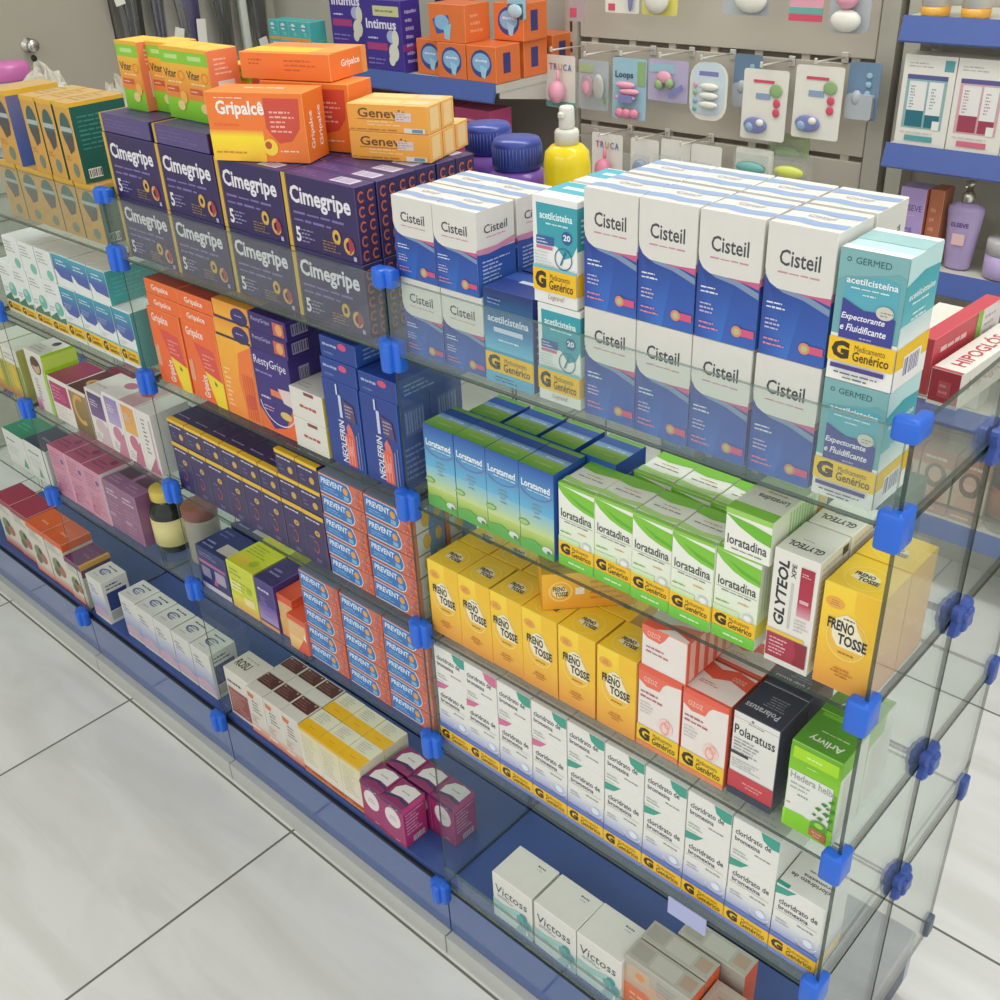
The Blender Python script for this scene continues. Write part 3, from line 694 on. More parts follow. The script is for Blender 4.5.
def brl_art(tab):
    return lambda a: (a.p([(1,1),(1,.74),(.84,.72),(.66,.82),(.6,1)], tab), a.t('cloridrato de', .08, .62, .84, .76, '#43464e', .012), a.t('bromexina', .08, .45, .62, .57, '#43464e', .012),
                      a.l(.45, .30, .85, .38, 1, '#888c94', 2), a.l(.06, .08, .55, .24, 2, '#a9b4a8'))
BR_T = lambda a: (a.r(0, 0, .25, .1, '#3f9f8c'), a.t('cloridrato de', .1, .32, .9, .42, '#43464e', .012, 0, 180), a.t('bromexina', .3, .45, .9, .53, '#43464e', .012, 0, 180), a.l(.3, .6, .9, .68, 1, '#888c94', 1))
BR_R = lambda a: (a.g(0, .2, 1, .5, '#8f9fd0', '#ecebe6'), a.r(0, .06, 1, .235, '#f2bf1d'), a.l(.1, .55, .9, .9, 7, '#d8d6d2'))
TEAL, PINK = '#3f9f8c', '#d2709a'
BRT = Kind('generic_syrup_carton', 'carton', 'white cartons with a yellow band', .0575, .0575, .1115, '#e6e5df', br_art(TEAL, 1), BR_R, BR_T)
BRP = Kind('generic_syrup_carton', 'carton', 'white cartons with a yellow band', .0575, .0575, .1115, '#e6e5df', br_art(PINK, 1), BR_R, BR_T)
BLT = Kind('generic_syrup_carton', 'carton', 'white cartons lying with the end forward', .0575, .111, .0595, '#e6e5df', brl_art(TEAL), None, lambda a: a.l(.1, .1, .9, .9, 10, '#cfd0cc'))
BLP = Kind('generic_syrup_carton', 'carton', 'white cartons lying with the end forward', .0575, .111, .0595, '#e6e5df', brl_art(PINK), None, lambda a: a.l(.1, .1, .9, .9, 10, '#cfd0cc'))
for i in range(10):
    x = -.5964 + .0588*i + (.0005 if i else .002); o = ORD[i]
    (BRP if i < 4 else BRT).put(x, .014, L4, 'white carton with yellow band and %s tab on the fourth shelf, %s' % ('pink' if i < 4 else 'teal', o if i < 9 else 'rightmost'))
    if i < 9: (BLP if i == 1 else BLT).put(x, .0135, L4+.1122, 'white carton with %s corner lying on the standing ones, %s' % ('pink' if i == 1 else 'teal', o if i < 8 else 'rightmost'))

# ---- plinth deck, right-hand bay
def vic_front(a):
    a.g(0, 0, 1, .4, '#bfd2d6', '#e6e6e0'); a.t('Victoss', .08, .60, .88, .78, '#4d5a60', .004, .1); a.l(.12, .50, .6, .58, 2, '#6f8a9c')
    a.p([(0,.42),(.3,.40),(.7,.5),(1,.36),(1,.25),(.6,.34),(.3,.26),(0,.3)], '#a9d2cf'); a.e(.78, .42, .1, '#4f9c98'); a.e(.7, .34, .1, '#76b4b8'); a.e(.88, .3, .1, '#6fa4b4'); a.p([(.55,0),(.7,.25),(.85,.25),(1,.1),(1,0)], '#8fb4c0'); a.r(.84, .05, .88, .14, '#eaf0ee')
VIC = Kind('cough_syrup_carton', 'carton', 'white cough syrup cartons with a teal splash', .0775, .064, .0945, {'*': '#e4e2da', 'edge': '#efeee8'}, vic_front, lambda a: a.l(.1, .1, .9, .9, 10, '#cfcfc8'),
           lambda a: (a.l(.60, .76, .82, .87, 1, '#5a6268'), a.l(.62, .70, .85, .75, 1, '#a9adae'), a.o(.5, .12, .14, .06, '#cfcdc6', .06, 20, 160)))
row(VIC, [-.5040, -.4225, -.3435], .006, L5, 'white carton with a teal splash on the bottom deck, # of three', jit=.003)
def gr_front(a):
    a.r(0, 0, 1, .5, '#e27a50'); a.p([(0,.5),(.2,.56),(.5,.42),(1,.52),(1,.7),(0,.75)], '#cfa890'); a.r(.05, .62, .4, .9, '#c9b49c'); a.e(.25, .75, .07, '#e2945c'); a.l(.5, .62, .95, .9, 4, '#a9a69c'); a.l(.1, .1, .9, .4, 3, '#efc0a4')
GR = Kind('tablet_carton', 'carton', 'grey and orange cartons on the bottom deck', .1055, .034, .108, {'*': '#b5b1a5', 'right': '#ea6a42', 'edge': '#c2beb2'}, gr_front, lambda a: a.g(0, 0, .9, 1, '#f08a5c', '#ea6238'),
          lambda a: (a.r(.04, .2, .3, .85, '#a8a498'), a.r(.34, .15, .72, .85, '#c3c0b6'), a.r(.76, .25, .95, .8, '#b59c88')))
for q, (x, y, lb) in enumerate([(-.2665, .016, 'front one'), (-.2665, .0525, 'second from the front'), (-.2315, .0905, 'third, shifted right')]):
    GR.put(x, y, L5, 'grey and orange carton low by the end pane, ' + lb)
GRS = Kind('tablet_carton', 'carton', 'grey and orange cartons on the bottom deck', .1, .06, .088, {'*': '#b5a79c', 'edge': '#d88a6c', 'right': '#ea6a42'}, gr_front, None, lambda a: (a.r(.1, .2, .9, .8, '#b89c8c'), a.l(.15, .3, .8, .7, 3, '#a08878')))
GRS.put(-.1585, .018, L5, 'lower grey and orange carton in front of the end pane')

# ------------------------------------------------------------------ second bay: purple flu tablets on the top shelf
def cg_front(a):
    a.r(0, 0, .055, 1, '#d3ac48'); a.r(.055, 0, .075, 1, '#6a5648')
    a.t('Cimegripe', .10, .555, .93, .86, '#e6e2ea', .028)
    a.l(.12, .455, .96, .535, 1, '#7a6eac'); a.l(.12, .36, .9, .44, 1, '#7a6eac')
    a.t('5', .12, .09, .19, .30, '#e6e2ea', .03); a.l(.2, .09, .4, .30, 4, '#9a92bc')
    a.o(.70, .29, .055, .55, '#d8ac4a', .10); a.o(.86, .21, .07, .45, '#dca45c', .115); a.p([(.86,.1),(.94,.2),(.9,.32),(.86,.31)], '#a53a48')
    a.l(.5, .06, .74, .22, 4, '#a08058'); a.r(.91, .03, .95, .09, '#b9b0d4')
def cg_right(a):
    for i in range(2):
        for j in range(5): a.o(.28+.45*i, .1+.19*j, .17, .4, '#b8604e', .075, 40, 320, 10)
def cg_top(a):
    a.r(.03, .1, .97, .9, '#453872'); a.l(.1, .2, .5, .8, 3, '#6f64a0'); a.bars(.62, .2, .9, .8, '#8f86b0', '#d9d4df')
PURP = {'*': '#352a5a', 'top': '#4a406e', 'left': '#c9a53e', 'edge': '#4a3f78'}
CG = Kind('flu_tablet_carton', 'carton', 'purple flu tablet cartons with a gold edge', .1315, .0305, .0875, PURP, cg_front, cg_right, cg_top)
CGF = Kind('flu_tablet_carton', 'carton', 'purple flu tablet cartons lying flat', .1255, .0875, .0245, {**PURP, 'front': '#5a4e80', 'top': '#544a7c'},
           lambda a: (a.r(0, 0, .045, 1, '#c9a53e'), a.l(.1, .25, .94, .8, 3, '#6c6092')), cg_right, lambda a: (a.r(0, 0, .04, 1, '#c9a53e'), a.l(.2, .2, .8, .8, 4, '#6c6098')))
cgx = [-1.1905, -1.0560, -.9205, -.7850]
cn = ['leftmost', 'second', 'third', 'rightmost']
for c in range(4):
    for k in range(6 if c > 1 else 3):
        for r in range(2):
            od = ['front', 'second', 'third', 'fourth', 'fifth', 'sixth'][k]
            CG.put(cgx[c] + random.uniform(-.0008, .0008), .012 + .0318*k, L1 + .0885*r,
                   'purple flu tablet carton, %s of the %s %s file' % (od, cn[c], ('lower', 'upper')[r]), random.uniform(-.25, .25))
zt = L1 + .0885*2
CGF.put(-1.1900, .013, zt, 'purple flu tablet carton lying flat on the leftmost file')
CGF.put(-1.0550, .013, zt, 'purple flu tablet carton lying flat on the second file')
zt2 = zt + .0255
def vi_front(a):
    a.g(0, 0, 1, .30, '#6fb52a', '#8ccf2c'); a.r(.0, .78, 1, .95, '#8cc93a'); a.r(.2, .84, .75, .9, '#b9e08a'); a.g(0, .30, 1, .78, '#e8843c', '#efb83c'); a.r(0, .95, 1, 1, '#eab03a')
    a.t('Viter', .06, .58, .60, .70, '#4a4034', .015); a.o(.80, .62, .15, .3, '#e8872c', .075); a.l(.2, .5, .9, .55, 1, '#f4dca4'); a.r(.1, .38, .6, .46, '#cf5a3c'); a.l(.14, .4, .56, .44, 1, '#f0c8b0'); a.e(.78, .32, .14, '#f0b454', .09); a.e(.62, .2, .16, '#e6d08a', .07)
VI = Kind('vitamin_carton', 'carton', 'orange and green vitamin cartons', .0535, .0455, .0885, {'*': '#e9903f', 'top': '#efc23c', 'edge': '#f0b054', 'right': '#f0875a'}, vi_front,
          lambda a: (a.r(.25, .2, .8, .58, '#f0e2d8'), a.l(.2, .65, .85, .9, 4, '#f8c8b0')), lambda a: (a.r(.05, .05, .95, .95, '#f0c84a'),))
VI.put(-1.174, .050, zt2, 'orange and green vitamin carton on the purple stack, leftmost of four')
VI.put(-1.1195, .0635, zt2, 'orange and green vitamin carton on the purple stack, second from left, set back')
VI.put(-1.0648, .050, zt2, 'orange and green vitamin carton on the purple stack, third from left')
VI.put(-1.0102, .049, zt2, 'orange and green vitamin carton on the purple stack, rightmost with a white panel')
VI.put(-1.006, .108, zt, 'orange and green vitamin carton half hidden behind the orange stack')
def gp_front(a):
    a.g(0, 0, .56, .36, '#f3b82c', '#f7dc2c'); a.g(0, .36, .56, .46, '#f7dc2c', '#f08a3a'); a.t('Gripalcê', .10, .62, .60, .88, '#f4ece4', .03)
    a.p([(.60,.92),(.96,.92),(.94,.5),(.85,.32),(.72,.28),(.66,.38),(.60,.5)], '#d04a36'); a.l(.65, .42, .9, .76, 5, '#eab0a0'); a.e(.62, .22, .075, '#f5d23c'); a.e(.6, .25, .035, '#b8502c'); a.l(.72, .14, .95, .2, 1, '#f8d0b0')
    a.l(.06, .50, .5, .56, 1, '#e07030'); a.l(.04, .10, .5, .16, 1, '#c98a2c'); a.l(.1, .9, .5, .94, 1, '#f8d8c0')
def gp_right(a): a.t('Gripalce', .2, .18, .42, .72, '#f6ece4', .02, 0, 90); a.t('Gripalce', .6, .18, .82, .76, '#f6ece4', .02, 0, 90)
OR = {'*': '#ef7a2e', 'edge': '#f59a50', 'top': '#f28b3c'}
GP = Kind('flu_sachet_carton', 'carton', 'orange flu medicine cartons', .130, .052, .0795, OR, gp_front, gp_right, lambda a: a.l(.3, .4, .8, .7, 1, '#f4d8c4'))
GP.put(-.899, .000, zt, 'orange flu medicine carton with red panel, in front of its stack', 24)
GP.put(-.900, .082, zt, 'orange flu medicine carton standing behind the one with the red panel', 16)
GPF = Kind('flu_sachet_carton', 'carton', 'orange flu medicine cartons', .134, .080, .031, OR, lambda a: (a.l(.1, .5, .26, .8, 2, '#b85a24'), a.l(.5, .3, .85, .8, 3, '#c9642a')),
           lambda a: (a.t('Gripalce', .3, .35, .8, .7, '#f6ece4', .02), a.r(.86, 0, 1, 1, '#ef9a4c')), lambda a: (a.r(0, .1, .75, .55, '#f2c832'), a.r(.75, .1, 1, .9, '#e8a04a')))
GPF.put(-.9290, .078, zt+.0805, 'orange flu medicine carton lying flat on top of its stack', 16)
def ge_front(a):
    a.r(0, .06, 1, .94, '#f0a640'); a.t('Genevit', .13, .52, .74, .86, '#6a4526', .02); a.r(.12, .45, .6, .48, '#a8702c'); a.l(.24, .22, .74, .44, 2, '#f6cf94'); a.r(.60, .42, .80, .74, '#dcc7bc'); a.l(.61, .46, .79, .72, 3, '#a8949c')
    a.l(.02, .04, .7, .16, 1, '#b9762c'); a.r(.70, .03, .96, .2, '#dcd6c6'); a.r(.80, .05, .93, .17, '#6a8fa8')
GE = Kind('vitamin_carton', 'carton', 'amber vitamin cartons with a price sticker', .1075, .032, .0315, {'*': '#efa23c', 'edge': '#f6c070', 'top': '#eebf72', 'right': '#f2b55c'}, ge_front,
          lambda a: a.r(.15, .1, .8, .9, '#f4cf94'), lambda a: (a.r(.05, .2, .6, .8, '#f2cf8c'), a.r(.65, .2, .95, .8, '#e6c9a0')))
ga = math.radians(18)
for k in range(2):
    for r in range(2):
        GE.put(-.7585 - .0335*k*math.sin(ga), .100 + .0335*k*math.cos(ga), zt + .032*r, 'amber vitamin carton on the purple cartons, %s %s' % (('front', 'back')[k], ('bottom', 'top')[r]), 18)
GE.put(-.7585 - .067*math.sin(ga), .100 + .067*math.cos(ga), zt, 'amber vitamin carton at the very back of its pile', 18)

# ---- second shelf, second bay
def gv_front(a):
    a.t('Gripalce', .12, .80, .62, .94, '#f6e2d4', .02); a.p([(.3,.76),(.85,.72),(.95,.36),(.5,.42)], '#d8504a'); a.l(.5, .45, .85, .66, 4, '#e69a80'); a.p([(.5,.42),(1,.34),(1,.0),(.7,.0)], '#efd22e'); a.p([(.74,.34),(.82,.30),(.8,.26),(.74,.28)], '#5a8a2c')
    a.t('Gripalce', .36, .06, .58, .36, '#f8e6d8', .02, 0, 90); a.l(.04, .04, .2, .7, 1, '#f4b890')
GV = Kind('flu_sachet_carton', 'carton', 'orange flu medicine cartons', .0865, .055, .1225, {'*': '#ec6c34', 'edge': '#f4945c'}, gv_front, None, None)
GL = Kind('flu_sachet_carton', 'carton', 'orange flu medicine cartons lying flat', .0865, .120, .0225, {'*': '#ec6c34', 'edge': '#f4945c'}, lambda a: a.t('Gripalce', .2, .22, .72, .72, '#f6e2d4', .02), lambda a: a.l(.1, .2, .9, .7, 1, '#f4b890'),
          lambda a: a.r(.02, .02, .98, .98, '#b84a34'))
row(GV, [-1.1800, -1.0880], .014, L2, 'orange flu medicine carton standing on the second shelf, # one of the tall pair')
row(GV, [-1.1800, -1.0880], .0705, L2, 'orange flu medicine carton behind the tall pair, # one')
for r in range(2):
    row(GL, [-1.1700, -1.0815], .013, L2+.1232+.0232*r, 'orange flu medicine carton lying on the tall pair, # %s' % ('lower', 'upper')[r])
def go_front(a):
    a.g(0, 0, 1, 1, '#ee8a34', '#f2b03a'); a.p([(1,.98),(1,.0),(.6,0),(.5,.5),(.6,.85)], '#ea7a3a'); a.l(.08, .1, .26, .62, 9, '#f6d8a8'); a.l(.62, .05, .95, .5, 1, '#c9503c'); [a.r(.62+.07*i, .04, .65+.07*i, .6, '#d9603c') for i in range(5)]
GO = Kind('flu_sachet_carton', 'carton', 'amber cartons with a purple oval', .0815, .055, .1225, {'*': '#f0a63a', 'right': '#f4b878', 'edge': '#f6c070'}, go_front, None, None)
GOL = Kind('flu_sachet_carton', 'carton', 'amber cartons with a purple oval', .0815, .112, .0265, {'*': '#f0a63a', 'right': '#f4b466', 'edge': '#f6c070'},
           lambda a: (a.g(0, .2, 1, 1, '#f2b23c', '#e8983c'), a.e(.74, .42, .24, '#3a2f6c', .48), a.l(.62, .4, .86, .55, 1, '#b9b0d0'), a.r(0, 0, 1, .14, '#3a2f4c')),
           lambda a: (a.e(.15, .5, .13, '#3a2f6c', .5), a.e(.15, .6, .03, '#d8d0e0')), None)
GO.put(-.9985, .014, L2, 'amber carton standing between the orange and the purple cartons')
GO.put(-.9985, .0705, L2, 'amber carton in the back row beside the orange cartons')
for r in range(2): GOL.put(-.9935+.004*r, .013, L2+.1232+.0272*r, 'amber carton with a purple oval lying on the amber one, %s' % ('lower', 'upper')[r])
def re_front(a):
    a.p([(0,.28),(.35,.05),(.7,.12),(1,.45),(1,1),(0,1)], '#3a2a78'); a.t('RestyGripe', .05, .79, .92, .92, '#e6e2ee', .0); a.l(.05, .70, .6, .76, 1, '#8a80b8'); a.l(.1, .4, .5, .46, 1, '#c9c0e0'); a.r(.4, .48, .7, .56, '#e07a4a'); a.p([(.62,.6),(.95,.62),(.98,.42),(.74,.44)], '#dcc8c4'); a.e(.75, .28, .16, '#d8b86c', .05); a.l(.15, .26, .6, .34, 2, '#c9a0b8')
    a.o(.55, .42, .5, .05, '#d6cfe2', .30, 190, 330)
RE = Kind('flu_tablet_carton', 'carton', 'purple and orange flu cartons', .0815, .055, .1235, {'*': '#3a2a72', 'front': '#ea6a34', 'edge': '#554590'}, re_front, lambda a: a.bars(.3, .66, .62, .88, '#4a4468', '#a8a2b4'), None)
REL = Kind('flu_tablet_carton', 'carton', 'purple and orange flu cartons', .0805, .112, .0262, {'*': '#37296a', 'edge': '#554590'},
           lambda a: (a.t('RestyGripe', .08, .52, .58, .8, '#a89cc8', .015), a.r(.66, .15, .95, .85, '#c9605a'), a.e(.82, .5, .09, '#e0a468', .3)), lambda a: a.bars(.08, .2, .32, .8, '#4a4468', '#a09ab0'), None)
RE.put(-.9155, .014, L2, 'purple and orange flu carton standing left of the white pair')
RE.put(-.9155, .0705, L2, 'purple and orange flu carton in the back row')
for r in range(2): REL.put(-.9105+.004*r, .013, L2+.1242+.0268*r, 'purple flu carton lying on the purple and orange one, %s' % ('lower', 'upper')[r])
AL = Kind('tablet_carton', 'carton', 'white tablet cartons with red lettering', .0685, .075, .0445, {'*': '#d9d7cd', 'edge': '#eae8de', 'right': '#e2c63a'}, lambda a: (a.l(.28, .34, .88, .58, 1, '#b8484a'), a.r(.45, .86, .75, .97, '#8a4a44')), lambda a: a.r(.3, 0, 1, 1, '#e8e6da'), lambda a: a.l(.1, .1, .5, .3, 2, '#b9b7b0'))
AL.put(-.8335, .010, L2, 'white tablet carton with red lettering under its twin, second shelf')
AL.put(-.8340, .0105, L2+.0449, 'white tablet carton stacked on its twin, second shelf')
def ne_front(a):
    a.t('NEOLEFRIN', .36, .06, .52, .56, '#e0e0e6', .02, .0, 90); a.r(.52, .04, .78, .42, '#e0604f'); a.l(.54, .05, .76, .4, 1, '#f0a494'); a.p([(.6,.42),(.58,.5),(.66,.56),(.74,.5),(.78,.42)], '#e0705c'); [a.r(.54+.08*i, .06, .57+.08*i, .38, '#ee9a88') for i in range(3)]
    a.r(.44, .6, .52, .86, '#c9cce0'); a.p([(.55,.82),(.85,.78),(.9,.58),(.62,.6)], '#5a4468'); a.l(.6, .62, .85, .78, 4, '#b0a4b8'); a.r(.4, .86, .44, .98, '#d9dce8'); a.r(.84, .04, .87, .45, '#7f94c8'); a.r(.92, .04, .94, .5, '#7f94c8')
NEB = {'*': '#26408e', 'edge': '#3c64b8', 'right': '#2f55a6'}
NE = Kind('flu_tablet_carton', 'carton', 'royal blue flu cartons', .0685, .055, .1215, NEB, ne_front, lambda a: (a.bars(.2, .6, .8, .9, '#8fa4d0', '#5470b0'), a.l(.1, .1, .9, .5, 6, '#7f98d0')), None)
NEL = Kind('flu_tablet_carton', 'carton', 'royal blue flu cartons', .0685, .122, .0285, NEB, lambda a: (a.l(.08, .5, .55, .8, 1, '#a4b0d4'), a.e(.64, .75, .12, '#d0507c', .16), a.l(.1, .15, .5, .4, 1, '#5f78b4')), lambda a: a.l(.1, .2, .6, .8, 3, '#8fa8d8'), None)
NE.put(-.7610, .012, L2, 'royal blue flu carton with coral figure, left of the standing pair')
NE.put(-.6885, .012, L2, 'royal blue flu carton with coral figure, right of the standing pair by the post')
NE.put(-.7610, .0685, L2, 'royal blue flu carton in the back row, left')
NE.put(-.6885, .0685, L2, 'royal blue flu carton in the back row, right')
NEL.put(-.7590, .012, L2+.1222, 'royal blue flu carton lying on the left standing one, lower')
NEL.put(-.7560, .013, L2+.1512, 'royal blue flu carton lying on the left standing one, upper')
NEL.put(-.6860, .012, L2+.1222, 'royal blue flu carton lying on the right standing one by the post')

# ---- third shelf, second bay: small purple cartons with yellow edge, then blue and orange sachets
def sm_front(a):
    a.r(0, .92, 1, 1, '#e0b42c'); a.l(.12, .82, .92, .89, 1, '#d0cad8'); a.e(.62, .64, .13, '#c9a04c', .055); a.e(.62, .64, .05, '#7a5a3c', .022); a.o(.48, .36, .14, .22, '#b0583c', .12, 200, 480); a.l(.2, .5, .6, .56, 1, '#7a70a0'); a.l(.4, .06, .85, .14, 2, '#8f88ac')
SMB = {'*': '#382e5c', 'edge': '#6a5c60'}
SM = Kind('small_flu_carton', 'carton', 'small purple cartons with a yellow top edge', .0472, .06, .0895, SMB, sm_front, None, None)
SML = Kind('small_flu_carton', 'carton', 'small purple cartons lying with a yellow top edge', .0472, .088, .0405, SMB, lambda a: (a.r(0, .86, 1, 1, '#e8bc2c'), a.l(.1, .66, .9, .8, 1, '#d0cad8'), a.e(.7, .36, .12, '#c9a04c', .14), a.l(.15, .2, .5, .5, 2, '#6f6698')), None,
           lambda a: (a.r(0, 0, 1, .1, '#e8bc2c'), a.l(.1, .2, .9, .26, 1, '#b8a8d0'), a.l(.2, .5, .7, .6, 1, '#5a4c78')))
for i in range(8):
    x = -1.1915 + .0486*i
    SM.put(x, .0125, L3, 'small purple carton with yellow top edge on the third shelf, %s of eight' % (ORD[i] if i < 7 else 'rightmost'), random.uniform(-.5, .5))
    if i < 8: SML.put(x, .013, L3+.0902, 'small purple carton lying on the standing row, %s' % (ORD[i] if i < 7 else 'rightmost'), random.uniform(-.5, .5))
for i in range(6, 8): SML.put(-1.1915+.0486*i, .0135, L3+.1312, 'small purple carton in the third layer beside the blue sachets, %s' % ('left', 'right')[i-6])
def pv_front(a):
    a.p([(.02,.06),(.66,.06),(.72,.16),(.76,.4),(.74,.66),(.68,.94),(.02,.94)], '#d8e0ea'); a.p([(.02,.10),(.65,.10),(.71,.2),(.745,.4),(.725,.65),(.66,.91),(.02,.91)], '#2f72b8')
    a.t('PREVENT', .06, .52, .56, .80, '#dbe6f0', .025, .1); a.l(.1, .2, .5, .44, 2, '#86b4d8'); a.e(.62, .6, .055, '#e09a3c', .17); a.r(.57, .18, .68, .38, '#7fb0d0')
    r = random.Random(3)
    for i in range(14): a.e(.78+.2*r.random(), r.uniform(.1, .9), .016, r.choice(['#e88a5c', '#c9503c', '#d8a07a', '#8a86a4']), .05, 8)
def pv_right(a):
    a.r(0, 0, .12, 1, '#d06a4c'); a.r(.5, 0, 1, 1, '#3a86c8'); a.e(.42, .5, .13, '#e0b43c', .36); a.e(.8, .6, .1, '#d8a84a', .3)
PVB = {'*': '#cf694e', 'right': '#d4dee4', 'top': '#7f8a9c', 'edge': '#8a6a64'}
PV = Kind('effervescent_carton', 'carton', 'blue and orange effervescent tablet cartons', .0925, .056, .0335, PVB, pv_front, pv_right, None)
cc = ['left', 'middle', 'right']
rr = ['bottom', 'second', 'third', 'fourth', 'top']
for c, x in enumerate((-.8000, -.7050)):
    for r in range(5): PV.put(x+random.uniform(-.001, .001), .012, L3+.0341*r, 'blue and orange carton on the third shelf, %s pile, %s one' % (('left', 'right')[c], rr[r]), random.uniform(-.4, .4))
for r in range(5): PV.put(-.7050, .071, L3+.0341*r, 'blue and orange carton behind the right third-shelf pile, %s one' % rr[r])
for c, x in enumerate((-.8870, -.7915, -.6980)):
    for r in range(5): PV.put(x+random.uniform(-.001, .001), .012, L4+.0341*r, 'blue and orange carton on the fourth shelf, %s pile, %s one' % (cc[c], rr[r]), random.uniform(-.4, .4))

# ---- fourth shelf, second bay
NV = Kind('capsule_carton', 'carton', 'navy capsule carton', .0875, .07, .0865, {'*': '#2c3468', 'edge': '#444f88'},
          lambda a: (a.r(0, 0, 1, .12, '#c9c4cc'), a.r(.05, .62, .95, .70, '#a86a8a'), a.r(.1, .3, .4, .55, '#8a86a4'), a.r(.55, .3, .9, .58, '#a49cb4'), a.p([(.45,.2),(.55,.42),(.6,.2)], '#c05a78'), a.l(.1, .8, .8, .92, 2, '#7f88b8')),
          None, lambda a: (a.r(.55, .15, .95, .5, '#bdb6ac'), a.l(.08, .1, .5, .4, 2, '#8890bc'), a.l(.1, .6, .6, .9, 2, '#5f6aa0')))
NV.put(-1.1945, .014, L4, 'navy carton with a beige sticker on top, fourth shelf by the post')
NV2 = NV.put(-1.1945, .090, L4, 'navy carton standing behind the one with a beige sticker')
YE = Kind('tea_carton', 'carton', 'lime yellow carton', .0745, .07, .0955, {'*': '#c9cf34', 'edge': '#dde06a'},
          lambda a: (a.g(0, 0, 1, .3, '#e0a860', '#d8d83c'), a.l(.08, .72, .6, .9, 2, '#8aa030'), a.r(.05, .4, .45, .62, '#e8e29a'), a.l(.1, .42, .9, .66, 3, '#a8b030'), a.r(.5, .2, .9, .36, '#e8d8a0'), a.e(.75, .55, .1, '#9cb828')),
          None, lambda a: (a.r(.1, .1, .6, .4, '#dfc83c'), a.l(.1, .5, .9, .9, 4, '#9aa82c'), a.e(.7, .3, .12, '#a4bc2c')))
YE.put(-1.1000, .013, L4, 'lime yellow carton on the fourth shelf beside the navy one')
YE.put(-1.1000, .088, L4, 'lime yellow carton behind its twin')
PU = Kind('capsule_carton', 'carton', 'violet carton', .0505, .07, .0945, {'*': '#43357c', 'edge': '#6a5ca0', 'top': '#3c3568'},
          lambda a: (a.g(0, .12, 1, .5, '#a890c0', '#5a4896'), a.r(0, 0, 1, .08, '#d89a5c'), a.l(.15, .74, .85, .86, 1, '#cfc8e0'), a.l(.2, .5, .7, .66, 3, '#9486c0'), a.e(.5, .3, .3, '#8470b4', .06)), None, lambda a: a.l(.2, .3, .8, .6, 2, '#8c80b8'))
PU.put(-1.0220, .013, L4, 'violet carton on the fourth shelf left of two coral cartons')
CO = Kind('children_syrup_carton', 'carton', 'coral and cream carton', .0385, .06, .0825, {'*': '#d9583a', 'front': '#e2b070', 'edge': '#ea8a6c'},
          lambda a: (a.r(0, .84, 1, 1, '#d9583a'), a.g(0, 0, 1, .45, '#e09060', '#e0c474'), a.l(.1, .66, .9, .8, 2, '#cfcabb'), a.e(.5, .36, .28, '#dcae54', .12), a.p([(.5,0),(1,.3),(1,0)], '#cf5038')), lambda a: a.r(0, 0, 1, .9, '#e2644a'), None)
CO2 = Kind('children_syrup_carton', 'carton', 'coral and cream carton', .0455, .055, .066, {'*': '#dd5c3c', 'front': '#e2b478', 'right': '#ef7a5c', 'edge': '#f09a80'},
          lambda a: (a.r(0, .86, 1, 1, '#d9583a'), a.g(0, 0, 1, .4, '#dfa05c', '#e6cc88'), a.l(.1, .68, .9, .82, 2, '#d6d0c0'), a.p([(.4,0),(1,.62),(1,0)], '#d8553c'), a.p([(.85,.5),(.95,.7),(1,.4)], '#f0e0d8')), None, None)
CO.put(-.9705, .018, L4, 'coral and cream carton beside the violet one')
CO2.put(-.9340, .007, L4, 'lower coral and cream carton beside the blue piles')

# ---- plinth deck, second bay
def ro_front(a):
    a.r(.05, .06, .95, .62, '#9a5a50'); a.l(.1, .1, .9, .56, 7, '#c49a8c'); a.l(.1, .70, .9, .82, 1, '#55504c'); a.r(0, 0, 1, .05, '#e8e2d8')
RO = Kind('tablet_carton', 'carton', 'white and brown cartons', .0765, .060, .112, {'*': '#ddd8cd', 'edge': '#eeeae2'}, ro_front, lambda a: a.r(.1, .05, .9, .8, '#ece8e0'), lambda a: (a.t('ROSU', .12, .3, .6, .62, '#4c443e', .03, 0, 0), a.l(.2, .7, .8, .8, 1, '#b0a89c')))
RO.put(-1.1960, .016, L5, 'white carton with a brown panel, leftmost on the second bay deck')
BRW = Kind('tablet_carton', 'carton', 'white cartons with a brown printed top', .0505, .0545, .1075, {'*': '#d8d4c9', 'edge': '#e8e4da'},
           lambda a: (a.l(.3, .5, .9, .78, 4, '#6a6460'), a.p([(.1,.92),(.5,.9),(.4,.8),(.12,.82)], '#d8764c'), a.g(0, 0, 1, .2, '#dc7c54', '#e0bca8'), a.l(.1, .24, .6, .42, 3, '#c49a88'), a.r(.05, .1, .5, .16, '#e6d8cc')), None,
           lambda a: (a.r(.04, .44, .98, .96, '#5a3230'), a.o(.5, .7, .5, .05, '#8a5a48', .3, 0, 1), a.l(.12, .5, .9, .9, 4, '#8c645c'), a.e(.15, .88, .04, '#c9b0a0'), a.e(.85, .88, .04, '#c9b0a0')))
YW = Kind('tablet_carton', 'carton', 'white and yellow cartons', .0535, .0545, .106, {'*': '#e0dcc4', 'edge': '#eae0a8'},
          lambda a: (a.g(0, .14, 1, .9, '#e6e2d0', '#e4dcae'), a.r(0, .93, 1, 1, '#eab81c'), a.r(0, .04, 1, .12, '#c4472c'), a.r(0, 0, 1, .035, '#e8a83a'), a.l(.1, .25, .9, .85, 9, '#cfc9b4'), a.l(.1, .06, .6, .1, 1, '#e8b0a0')), None,
          lambda a: (a.r(0, 0, 1, .44, '#edb61c'), a.l(.35, .18, .65, .24, 1, '#a8801c'), a.l(.2, .5, .9, .92, 5, '#bcb8ac')))
BRWB = None
